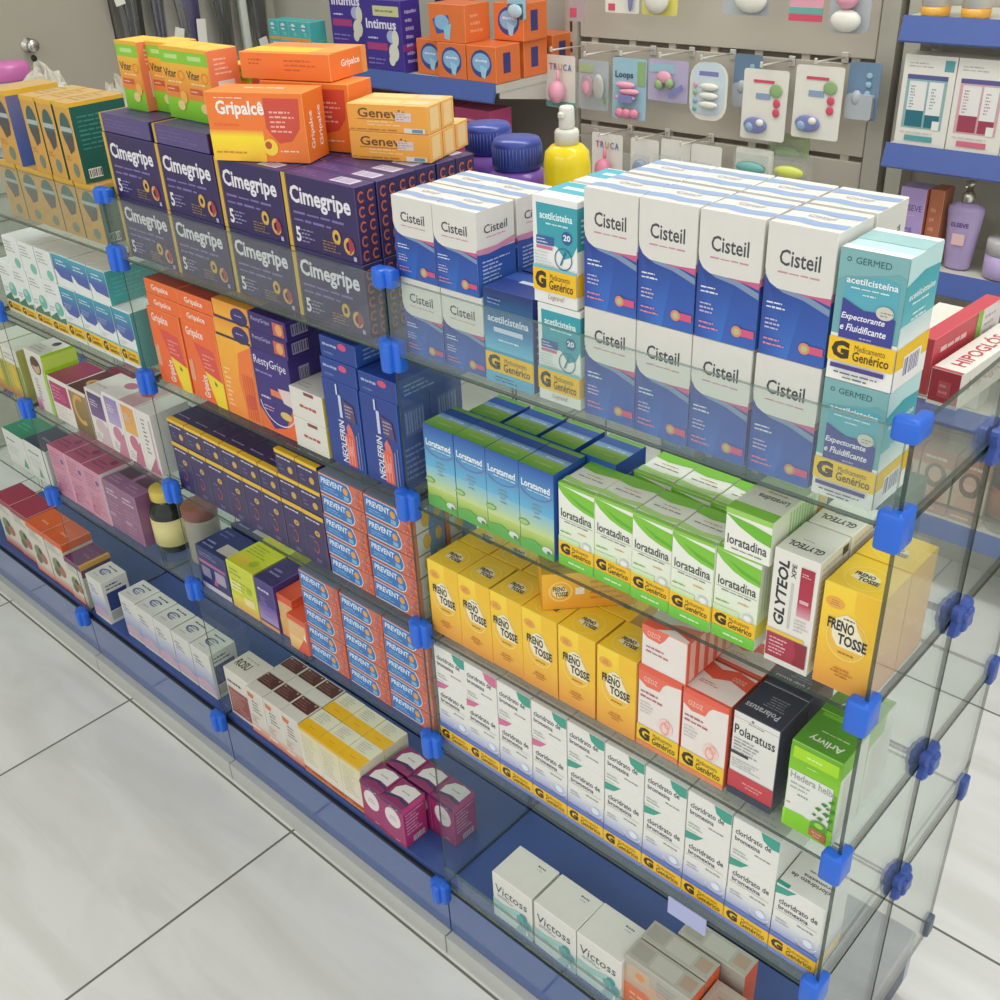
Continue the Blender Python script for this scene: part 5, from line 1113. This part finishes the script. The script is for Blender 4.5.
PKM = mat('rubber_pink', '#e3a0b4', .3); PKD = mat('rubber_rose', '#d8849a', .3); BLM = mat('plastic_denim', '#8aa2bc', .3); NVM = mat('plastic_indigo', '#7d82b4', .3); GRN = mat('plastic_green', '#8fae78', .35); LIM = mat('plastic_lime', '#cdd460', .35); TRQ = mat('card_teal', '#6aa8a0', .4); RED = mat('dot_red', '#d05068', .4); GRYP = mat('plastic_grey', '#aeb4b8', .25)
def a_bulb(cc=PKM):
    def f(t):
        card(t, .098, .128, CW); patch(t, 'base_band', -.049, -.126, .049, -.112, TRQ)
        for i, (ch, co) in enumerate(zip('TRUCA', ('#c05a70', '#8a6cae', '#d8a04c', '#6c7ab8', '#5a78b0'))): word(t, ch, -.036+.0155*i, -.036, -.024+.0155*i, -.02, co)
        blob(t, 'rubber_bulb', .004, -.085, .024, .02, .028, cc); MB().lathe([(.003,0),(.005,.01),(.004,.03)], c=(.004, -.015, -.062), seg=10).build('bulb_tip', cc, t)
    return f
def a_grip(t):
    card(t, .095, .118, GRYP, 'backing_card'); patch(t, 'header', -.045, -.03, .0, -.012, CG_); blob(t, 'pink_pad', -.012, -.062, .018, .008, .026, PKM); blob(t, 'grey_pad', .022, -.06, .016, .007, .03, CW); card_f = MB().box(-.044, -.016, -.115, .044, -.0154, -.03).build('blister', FILM, t); patch(t, 'corner_mark', .03, -.1, .042, -.085, GRN)
def a_loops(t):
    card(t, .098, .142, CB); word(t, 'Loops', -.04, -.05, .012, -.03, '#3f4e60'); patch(t, 'side_band', .024, -.062, .046, -.006, GRN)
    for i in range(3): blob(t, 'hair_tie', -.006+.012*(i % 2), -.06-.015*i, .03, .008, .008, PKM)
    for x in (-.02, 0, .022): blob(t, 'rose_clip', x, -.126, .014, .009, .012, PKD)
    patch(t, 'dark_label', -.02, -.1, .022, -.082, NVM, -.019)
def a_violet(t):
    card(t, .118, .094, CV); patch(t, 'header', -.055, -.03, .02, -.01, CB); blob(t, 'green_bead', -.02, -.055, .012, .008, .012, GRN); blob(t, 'green_bead', .012, -.05, .012, .008, .012, GRN); blob(t, 'pink_bead', -.005, -.038, .022, .007, .014, PKM)
    s_ = MB(); s_.box(-.024, -.014, -.006, .024, -.0135, .006); o = s_.build('dark_sticker', NVM, t); o.location = (.034, 0, -.066); o.rotation_euler = (0, math.radians(-32), 0)
def a_round(t):
    card(t, .102, .128, CW, rnd=.036); card(t, .09, .116, mat('card_ice', '#c9d6dc', .3), 'inner_card', -.001, .03); patch(t, 'title', -.026, -.03, .026, -.02, NVM)
    for i in range(4): blob(t, 'colour_dot', -.034, -.05-.018*i, .006, .002, .006, (PKM, GRN, BLM, TRQ)[i])
    for i in range(3): blob(t, 'nail_tip', .006, -.052-.02*i, .026, .006, .008, CW)
def a_nip(t):
    card(t, .112, .150, CW); patch(t, 'title', -.03, -.028, .022, -.022, RED); blob(t, 'print_leaf', .028, -.042, .016, .0015, .014, GRN)
    patch(t, 'blue_text', -.022, -.062, .014, -.05, BLM)
    for i in range(2): blob(t, 'red_dot', .032, -.068-.02*i, .009, .0015, .009, RED)
    blob(t, 'clip_body', -.016, -.118, .03, .004, .018, NVM); blob(t, 'clip_wheel', -.03, -.124, .011, .006, .011, BLM); blob(t, 'clip_window', -.004, -.112, .010, .0055, .008, CW)
def a_bluep(t):
    card(t, .072, .115, mat('card_denim', '#7590ac', .4)); blob(t, 'silver_piece', -.008, -.07, .012, .008, .016, GRYP)
    for i in range(3): blob(t, 'print_paw', .012, -.025-.018*i, .007, .001, .006, CB)
    card(t, .06, .05, GRYP, 'clear_cup', -.012).location = (0, -.002, -.062)
def a_leaf(c, c2):
    def f(t): card(t, .098, .06, c); blob(t, 'soft_part', 0, -.04, .04, .012, .014, c2); MB().box(-.046, -.018, -.058, .046, -.0174, -.008).build('blister', FILM, t)
    return f
def a_blister(c, c2):
    def f(t): card(t, .085, .098, CW); blob(t, 'round_part', 0, -.068, .022, .016, .024, c); blob(t, 'side_part', .026, -.08, .01, .01, .012, c2); MB().box(-.04, -.036, -.096, .04, -.0354, -.03).build('blister', FILM, t)
    return f
zs1, zs2, zs0 = 1.112, .925, 1.32
hang('nasal_bulb_pack', 'carded pink rubber bulb with coloured letters at the left upright', 'hanging pack', -1.600, 1.108, a_bulb())
hang('clip_pack', 'clear carded pack with pink and grey pads', 'hanging pack', -1.492, 1.104, a_grip)
hang('hair_tie_pack', 'blue carded pack of pink hair ties', 'hanging pack', -1.381, 1.116, a_loops, tilt=3)
hang('bead_pack', 'violet carded pack of beads with a slanted dark sticker', 'hanging pack', -1.268, 1.120, a_violet, tilt=-3)
hang('round_card_pack', 'white round-topped carded pack with four coloured dots', 'hanging pack', -1.154, 1.123, a_round)
hang('blue_card_pack', 'blue card peeking from behind the round-topped pack', 'hanging pack', -1.083, 1.138, a_bluep, WY-.05)
hang('nipple_pack', 'white carded pack with red dots and violet gadget, left of two alike', 'hanging pack', -1.000, 1.120, a_nip, WY-.11)
hang('nipple_pack', 'white carded pack with red dots and violet gadget, right of two alike', 'hanging pack', -.872, 1.137, a_nip, WY-.11)
hang('denim_pack', 'denim blue carded pack at the right edge of the hook board', 'hanging pack', -.786, 1.146, a_bluep, WY-.08)
hang('leaf_pack', 'green edged pack hanging below the white carded packs', 'hanging pack', -.960, .978, a_leaf(CG_, GRN), WY-.05)
hang('lower_bulb_pack', 'lower carded pink bulb above the syrup cartons', 'hanging pack', -1.447, .932, a_bulb(PKD))
hang('lower_blue_pack', 'lower clear pack with a blue cap', 'hanging pack', -1.330, .932, a_blister(BLM, GRYP))
hang('lower_violet_pack', 'lower clear pack with a violet round piece', 'hanging pack', -1.238, .940, a_blister(NVM, GRYP))
hang('lower_grey_pack', 'lower clear pack with a grey round piece', 'hanging pack', -1.150, .938, a_blister(GRYP, BLM))
hang('lower_white_pack', 'lower grey and teal pack left of the lime one', 'hanging pack', -1.020, .946, a_leaf(CW, TRQ))
hang('lime_pack', 'lime yellow soft pack above the last syrup cartons', 'hanging pack', -.920, .950, a_leaf(FILM, LIM))
hang('upper_white_pack', 'white card cut by the top edge above the hair ties', 'hanging pack', -1.407, 1.310, lambda t: (card(t, .1, .095, CW), patch(t, 'red_mark', -.04, -.09, -.02, -.075, RED), blob(t, 'dark_wire', .03, -.06, .006, .006, .03, NVM)))
hang('upper_yellow_pack', 'yellow card cut by the top edge', 'hanging pack', -1.299, 1.310, lambda t: (card(t, .1, .095, mat('card_yellow', '#d8d06c', .4)), blob(t, 'clear_piece', 0, -.06, .035, .012, .03, CW)))
hang('upper_grey_pack', 'grey clear pack cut by the top edge right of the yellow card', 'hanging pack', -1.071, 1.318, lambda t: (card(t, .115, .092, GRYP), blob(t, 'clear_piece', .02, -.06, .04, .012, .026, CW)))
hang('upper_pink_pack', 'pink and teal card cut by the top edge', 'hanging pack', -.925, 1.315, lambda t: (card(t, .078, .095, mat('card_pink', '#dc9cac', .4)), patch(t, 'teal_band', -.039, -.08, .039, -.068, TRQ), patch(t, 'red_band', -.039, -.094, .039, -.082, RED)))
hang('upper_pacifier_pack', 'clear pack with a pink pacifier cut by the top edge', 'hanging pack', -.826, 1.320, lambda t: (card(t, .09, .118, GRYP, rnd=.016), blob(t, 'pacifier', 0, -.05, .024, .016, .02, PKM), blob(t, 'clear_cup', 0, -.092, .034, .014, .022, CW)))
hang('upper_blue_pack', 'pale blue clear pack above the left upright', 'hanging pack', -1.655, 1.300, lambda t: (card(t, .06, .1, CB), blob(t, 'clear_cup', 0, -.08, .024, .005, .016, mat('cup_ice', '#b4ccd8', .25))), WY-.2)
hang('upper_mauve_pack', 'small mauve card above the left upright', 'hanging pack', -1.546, 1.290, lambda t: (card(t, .05, .1, mat('card_mauve', '#b09ca0', .4)), patch(t, 'red_mark', -.02, -.09, .0, -.07, RED)))
for i, (x, z) in enumerate([(-1.600, 1.117), (-1.492, 1.113), (-1.381, 1.122), (-1.268, 1.126), (-1.154, 1.128), (-1.000, 1.124), (-.872, 1.140)]):
    hookrod(x, z, 'white wire hook on the hook board, %s of the upper row' % ORD[i])
for i, (x, z) in enumerate([(-1.560, .905), (-1.447, .926), (-1.330, .930), (-1.200, .932)]):
    hookrod(x, z, 'white wire hook on the hook board, %s of the lower row' % ORD[i])
SHB = mat('shelf_blue_metal', '#465c9c', .35); SHT = mat('shelf_grey_metal', '#c6c3b8', .4)
def wall_shelf(x0, x1, yf, z, lab, lip=.046, yb=1.652):
    t = thing('wall_shelf', lab, 'shelf', ((x0+x1)/2, yb, z), 0, 'wall shelves with blue price rails'); w = (x1-x0)/2
    MB().box(-w, yf-yb+.004, -.02, w, 0, 0).build('shelf_board', SHT, t)
    m = MB(); m.prism([(yf-yb+.0035, .004), (yf-yb-.010, -.040), (yf-yb-.006, -.040-.004), (yf-yb+.0035, -.02)], -w, w, 'x')
    m.build('price_rail', SHB, t)
    for s_ in (-1, 1):
        MB().prism([(yf-yb+.02, -.0205), (yf-yb+.02, -.035), (-.001, -.09), (-.001, -.0205)], s_*(w-.004)-.002, s_*(w-.004)+.002, 'x').build('bracket', SHT, t)
    return t
wall_shelf(-2.60, -1.645, 1.30, 1.062, 'blue edged wall shelf holding sanitary pad packs at the left')
wall_shelf(-2.60, -1.645, 1.30, .79, 'lower left wall shelf half hidden behind the display')
for i, (z, lab) in enumerate([(1.245, 'blue edged wall shelf at the top right'), (1.005, 'blue edged wall shelf under the boxed bottle sets'), (.760, 'blue edged wall shelf holding lilac bottles'), (.47, 'lower right wall shelf seen through the glass'), (.190, 'bottom right wall shelf above the floor')]):
    wall_shelf(-.690, .50, 1.45, z, lab)
u = MB(); u.box(-.745, 1.60, 0, -.71, 1.655, 2.3)
tag(u.build('shelf_upright', STEELW), 'pale steel upright between hook boards and right wall shelves', 'upright')

# packs on the left wall shelf
ZS = 1.063
VIO = {'*': '#3f2f8c', 'edge': '#5a4aa0'}
IN = Kind('sanitary_pad_pack', 'pack', 'purple sanitary pad packs', .150, .07, .176, VIO, lambda a: (a.t('Intimus', .07, .60, .86, .74, '#e0dcea', .025), a.r(.28, .78, .95, .92, '#c9c890'), a.l(.34, .81, .9, .89, 1, '#8a8a70'), a.r(.06, .30, .6, .40, '#a83c7a'), a.l(.1, .44, .5, .5, 1, '#c9c0e0'), a.e(.72, .5, .12, '#a8b0d8', .09), a.e(.82, .48, .09, '#d8d8c8', .12), a.e(.76, .28, .13, '#d8d8c8', .13), a.e(.70, .17, .08, '#d8d8c8', .08), a.l(.06, .08, .8, .2, 2, '#8074b8')), lambda a: (a.r(0, .3, 1, .4, '#8a3a78'), a.l(.2, .1, .8, .9, 7, '#a8a0cc')), None)
IN.put(-2.125, 1.305, ZS, 'bright purple sanitary pad pack with white pad picture, front')
IN.put(-2.292, 1.330, ZS+.048, 'purple sanitary pad pack at the left, raised on pink packs')
IN2 = Kind('sanitary_pad_pack', 'pack', 'purple sanitary pad packs', .08, .07, .168, {'*': '#2c2450', 'edge': '#4a4070'}, lambda a: (a.r(.1, .2, .9, .3, '#a8447a'), a.r(.1, .5, .9, .56, '#c9a0b8'), a.r(.55, .05, .62, .95, '#c9a088'), a.e(.4, .3, .2, '#a8b0d0', .1), a.r(.1, .86, .7, .93, '#cfc8a8')), None, None)
IN2.put(-1.968, 1.425, ZS, 'dark purple sanitary pad pack right of the bright one')
PP = Kind('sanitary_pad_pack', 'pack', 'pink pad packs', .095, .07, .046, {'*': '#b83c78', 'edge': '#d06a98'}, lambda a: (a.l(.1, .6, .6, .8, 1, '#e0a8c4'), a.e(.7, .35, .14, '#e0d0d8', .22), a.e(.4, .3, .1, '#d88ab0', .2)), None, None)
PP.put(-2.225, 1.305, ZS, 'pink pad pack lying under the purple pack, right')
PP.put(-2.325, 1.305, ZS, 'pink pad pack lying under the purple pack, left')
OP = {'*': '#e0743a', 'edge': '#ea9458', 'top': '#d86a34'}
def pillow(name, cat, group, w, d, h, base, front, right=None):
    """a soft film pack: the carton body pushed out in its middle"""
    k = Kind(name, cat, group, w, d, h, base, None, None, None)
    return k
def op_front(a): a.e(.5, .52, .36, '#3a4a8c', .38); a.e(.5, .55, .3, '#8ab4d8', .26); a.l(.26, .52, .74, .68, 1, '#d6e0ee', 1); a.p([(.45,.5),(.7,.4),(.62,.12),(.5,.16)], '#9ccce0')
OPA = Kind('wipes_pack', 'pack', 'orange soft packs with a blue badge', .100, .09, .086, OP, op_front, lambda a: a.r(.3, .25, .6, .8, '#3a3a78'), None)
OPB = Kind('wipes_pack', 'pack', 'orange soft packs with a blue badge', .128, .09, .088, OP, lambda a: (a.p([(.1,.6),(.55,.72),(.6,.3),(.2,.2)], '#3a5aa0'), a.e(.36, .52, .2, '#8ab4d8', .2), a.p([(.4,.4),(.62,.5),(.55,.05),(.42,.1)], '#90c4dc')), lambda a: a.l(.2, .2, .8, .8, 3, '#e8a070'), None)
for q, (x, y, z, lab) in enumerate([(-1.9500, 1.330, ZS, 'orange soft pack with blue badge, lower row left'), (-1.8470, 1.305, ZS, 'orange soft pack with blue badge, lower row middle'), (-1.7430, 1.305, ZS, 'orange soft pack with blue badge, lower row right at the shelf end'), (-1.7430, 1.410, ZS, 'orange soft pack behind the one at the shelf end'), (-1.7430, 1.520, ZS, 'orange soft pack at the very back of the shelf end'), (-1.7330, 1.400, ZS+.087, 'orange soft pack in the upper row at the shelf end')]):
    OPA.put(x, y, z, lab)
OPB.put(-1.8750, 1.310, ZS+.087, 'larger orange soft pack with blue print lying on the lower orange row')
TLS = Kind('bandage_box', 'carton', 'small teal boxes', .046, .06, .052, {'*': '#4ab0b0', 'edge': '#7cc8c4'}, lambda a: (a.e(.4, .7, .22, '#dce8e6', .18), a.l(.2, .55, .7, .8, 1, '#3a6a9c'), a.r(0, 0, 1, .16, '#d8a04c'), a.l(.4, .25, .9, .45, 2, '#a4dcd8')), None, None)
for r in range(2): row(TLS, [-2.560, -2.512, -2.464, -2.416], 1.310, ZS+.0525*r, 'small teal box on the left wall shelf, %s layer, #' % ('lower', 'upper')[r])
MGP = Kind('sanitary_pad_pack', 'pack', 'magenta packs on the lower left shelf', .13, .08, .10, {'*': '#a83a68', 'edge': '#c05a88'}, lambda a: (a.l(.1, .5, .8, .8, 2, '#d890b4'), a.e(.7, .3, .15, '#d8a0a8', .14), a.r(0, .1, .4, .2, '#e0a850')), None, None)
row(MGP, [-2.23, -2.09, -1.95, -1.81], 1.315, .792, 'magenta pack on the lower left wall shelf, #')
row(MGP, [-2.23, -2.09, -1.95, -1.81], 1.316, .893, 'magenta pack stacked on the lower left wall shelf, #')

# things on the right wall shelves
def kit(c1, c2, c3):
    def f(a):
        a.l(.1, .86, .66, .93, 2, '#b4b0b0'); a.r(.78, .84, .96, .96, c3); a.r(.1, .2, .88, .78, c2); a.r(.1, .74, .88, .79, '#5a5c90')
        a.g(.16, .22, .50, .72, c1, '#dcdcd8'); a.r(.16, .22, .50, .40, c1); a.r(.16, .40, .50, .70, '#e2e0dc'); a.r(.54, .36, .82, .72, '#e2e2de'); a.r(.54, .22, .82, .36, c1)
        a.l(.20, .42, .30, .68, 8, c1); a.l(.60, .42, .70, .66, 7, c1); a.r(.7, .2, .84, .3, '#e4e2dc'); a.r(.2, .06, .75, .12, c3); a.l(.1, .14, .9, .17, 1, '#c0bcbc')
    return f
KT1 = Kind('hair_care_set', 'box', 'white boxed hair care sets', .105, .05, .172, {'*': '#e0dcd4', 'edge': '#e8e4dc'}, kit('#2f6f7c', '#8fb0b0', '#5a9ca0'), None, None)
KT2 = Kind('hair_care_set', 'box', 'white boxed hair care sets', .105, .05, .172, {'*': '#e0dcd4', 'edge': '#e8e4dc'}, kit('#9c4458', '#d0a4a8', '#d06c84'), None, None)
KT1.put(-.677, 1.458, 1.006, 'white boxed hair care set with teal bottles')
KT2.put(-.570, 1.458, 1.006, 'white boxed hair care set with rose bottles')
KT2.put(-.463, 1.458, 1.006, 'white boxed hair care set at the right edge of the photo')
LIL = mat('lilac_plastic', '#b29fca', .3); BRN = mat('amber_plastic', '#b8705a', .35); ORG = mat('honey_plastic', '#d8a03c', .3)
def bottle_small(x, y, z, lab):
    t = thing('cream_bottle', lab, 'bottle', (x, y, z), 0, 'white bottles with amber base')
    lathe_obj('bottle_base', [(.004,0),(.026,.001),(.027,.004),(.027,.018)], ORG, t); lathe_obj('bottle_body', [(.027,.0185),(.027,.10),(.02,.115),(.004,.117)], WHITEP, t)
bottle_small(-.640, 1.480, 1.2465, 'white bottle with amber base on the top right shelf, left'); bottle_small(-.562, 1.480, 1.2465, 'white bottle with amber base on the top right shelf, right')
LT1 = Kind('shampoo_carton', 'carton', 'lilac shampoo cartons', .055, .05, .158, {'*': '#a892c4', 'edge': '#bcaad0', 'right': '#b06a4c'}, lambda a: (a.t('ELSEVE', .1, .70, .9, .78, '#5c4a80', .01), a.l(.15, .2, .8, .5, 4, '#7a68a4'), a.p([(.2,.3),(.6,.5),(.7,.3),(.4,.2)], '#8470b4'), a.l(.1, .62, .9, .66, 1, '#d0a0b8')), None, None)
LT1.put(-.650, 1.470, .762, 'lilac shampoo carton standing on the lower right wall shelf')
AMB = Kind('shampoo_carton', 'carton', 'amber carton', .03, .05, .158, {'*': '#b06a4c', 'edge': '#c08a6c'}, lambda a: a.l(.2, .3, .8, .8, 4, '#c89078'), None, None)
AMB.put(-.592, 1.480, .762, 'narrow amber carton beside the lilac shampoo carton')
pb = thing('pump_bottle', 'lilac pump bottle with a silver pump on the right wall shelf', 'bottle', (-.520, 1.500, .7615))
lathe_obj('bottle_body', [(.004,0),(.024,.001),(.027,.006),(.037,.12),(.036,.130),(.020,.138),(.0125,.139)], LIL, pb, 32, 1., .6)
lathe_obj('pump_collar', [(.0115,.1392),(.0125,.142),(.0125,.156),(.008,.160)], steel, pb)
pp_ = MB(); pp_.lathe([(.006,.1602),(.006,.172),(.0105,.174),(.0105,.180),(.004,.182)], seg=16); pp_.tube([(0, 0, .177), (0, -.02, .178), (0, -.026, .173)], .0035)
pp_.build('pump_head', steel, pb)
MB().box(-.012, -.0225, .055, .014, -.0215, .078).build('price_sticker', mat('sticker_pink', '#dcb8b8', .5), pb)
word(pb, 'ELSEVE', -.018, .092, .018, .101, '#5c4a80', -.0226)
jt = thing('cream_jar', 'lilac cream jar with grey lid at the right edge', 'jar', (-.425, 1.500, .7615))
lathe_obj('jar_body', [(.004,0),(.036,.001),(.040,.006),(.040,.05)], LIL, jt); lathe_obj('jar_lid', [(.041,.0505),(.041,.075),(.038,.08),(.004,.081)], mat('lid_grey', '#b8b4b4', .3), jt)
HD = Kind('hair_dye_carton', 'carton', 'hair dye cartons with a portrait', .075, .06, .16, {'*': '#c9b8a4', 'edge': '#d8ccb8'}, lambda a: (a.g(0, .75, 1, 1, '#c08a6c', '#a8644c'), a.e(.5, .6, .34, '#6a4a3c', .2), a.e(.48, .62, .2, '#d8b09c', .12), a.p([(.2,.4),(.8,.42),(.95,.1),(.05,.1)], '#d0a890'), a.r(0, 0, 1, .14, '#b06a58'), a.l(.1, .82, .9, .94, 1, '#e8d4c0'), a.l(.1, .03, .9, .1, 1, '#e8d0c4')), None, None)
row(HD, [-.668, -.588, -.508, -.428], 1.470, .192, 'hair dye carton with a portrait on the bottom right shelf, #')
BJ = Kind('hair_dye_carton', 'carton', 'white cartons on the lower right shelf', .08, .06, .15, {'*': '#d8d8d4', 'edge': '#e4e4e0'}, lambda a: (a.e(.3, .3, .12, '#5a68a8', .08), a.e(.7, .6, .1, '#8a94c0', .07), a.l(.1, .7, .8, .9, 3, '#a8acb8')), None, None)
row(BJ, [-.668, -.580, -.492], 1.470, .472, 'white carton with blue dots on the lower right shelf, #')
dj = thing('black_tub', 'black tub with copper lid print at the right edge on the bottom shelf', 'tub', (-.310, 1.515, .1915))
lathe_obj('tub_body', [(.004,0),(.042,.001),(.048,.01),(.05,.15)], mat('tub_black', '#2e2a28', .3), dj); lathe_obj('tub_label', [(.0505,.04),(.0508,.04),(.0512,.11),(.0505,.11)], mat('label_copper', '#a06a54', .4), dj); lathe_obj('tub_lid', [(.052,.1505),(.052,.17),(.048,.176),(.004,.177)], mat('tub_black', '#2e2a28', .3), dj)
pl = MB(); pl.box(-.69, 1.60, 0, .5, 1.652, .165)
tag(pl.build('wall_unit_plinth', mat('plinth_grey', '#a9a8a0', .4)), 'pale grey recessed plinth under the right wall shelves', 'plinth')

# plastic wrapped dark bundles hanging on the left wall, with white tags, and a white pole
FAB = mat('dark_fabric', '#35313f', .5, var=.3, scale=14); FAB2 = mat('brown_black_fabric', '#35312d', .45, var=.3, scale=14); FAB3 = mat('violet_fabric', '#453f66', .45, var=.3, scale=14)
def bundle(y, zb, w, m, lab, tagz, seed, dx=.0):
    rn = random.Random(seed)
    t = thing('wrapped_bundle', lab, 'bundle', (-2.93+dx, y, zb), 0, 'plastic wrapped bundles on the left wall')
    def body(sc, wob):
        mb = MB(); n, k = 28, 16; vs = []; fs = []; ph0 = rn.uniform(0, 6)
        for i in range(k+1):
            f = i/k; rr = (.30+.70*min(1, f*1.6)**.8)*w/2*sc
            for j in range(n):
                th = 2*math.pi*j/n; fold = 1+wob*math.sin(5*th+ph0+f*1.2)+wob*.6*math.sin(9*th-f*3)
                vs.append((rr*.55*fold*math.cos(th), rr*fold*math.sin(th)+.01*math.sin(f*3+ph0), f*.75))
        for i in range(k):
            for j in range(n): fs.append((i*n+j, i*n+(j+1) % n, (i+1)*n+(j+1) % n, (i+1)*n+j))
        fs.append(list(range(n))); fs.append([k*n+j for j in range(n)])
        return mb._add(vs, fs, 0, True)
    body(.9, .10).build('cloth', m, t); body(1.06, .13).build('plastic_wrap', WRAP, t)
    g = MB(); g.box(w*.34, -.016, tagz-.035, w*.34+.002, .016, tagz+.035)
    tg = g.build('tag', CW, t); tg.rotation_euler = (math.radians(rn.uniform(-20, 20)), 0, 0)
    hk = MB(); hk.tube([(-.068-dx, 0, .70), (-.03, 0, .76), (0, 0, .745)], .004); hk.build('hanger', HOOKM, t)
bundle(1.085, .98, .085, FAB2, 'black plastic wrapped bundle nearest the grey door', .28, 1)
bundle(1.172, .96, .060, FAB, 'dark plastic wrapped bundle with a slanted white tag, second from the door', .15, 2)
bundle(1.285, .96, .085, FAB3, 'violet plastic wrapped bundle with an upright white tag', .16, 3)
bundle(1.400, .95, .090, FAB2, 'brown black plastic wrapped bundle left of the white pole', .30, 4)
bundle(1.555, .93, .085, FAB2, 'dark plastic wrapped bundle right of the white pole', .11, 5)
wp = MB(); wp.rbox(-2.945, 1.475, .0005, -2.925, 1.500, 2.3, .003)
tag(wp.build('white_pole', mat('pole_white', '#c9d0c6', .4)), 'white pole standing against the left wall between dark bundles', 'pole')
# pale label clipped under the fourth glass shelf
pr = MB(); pr.rbox(-.1915, -.004, L4-.0245, -.138, -.0015, L4+.0035, .0006, 0, 1)
tag(pr.build('shelf_label', mat('label_lilac', '#aeb4dc', .4)), 'pale lilac price label under the fourth glass shelf edge', 'label')
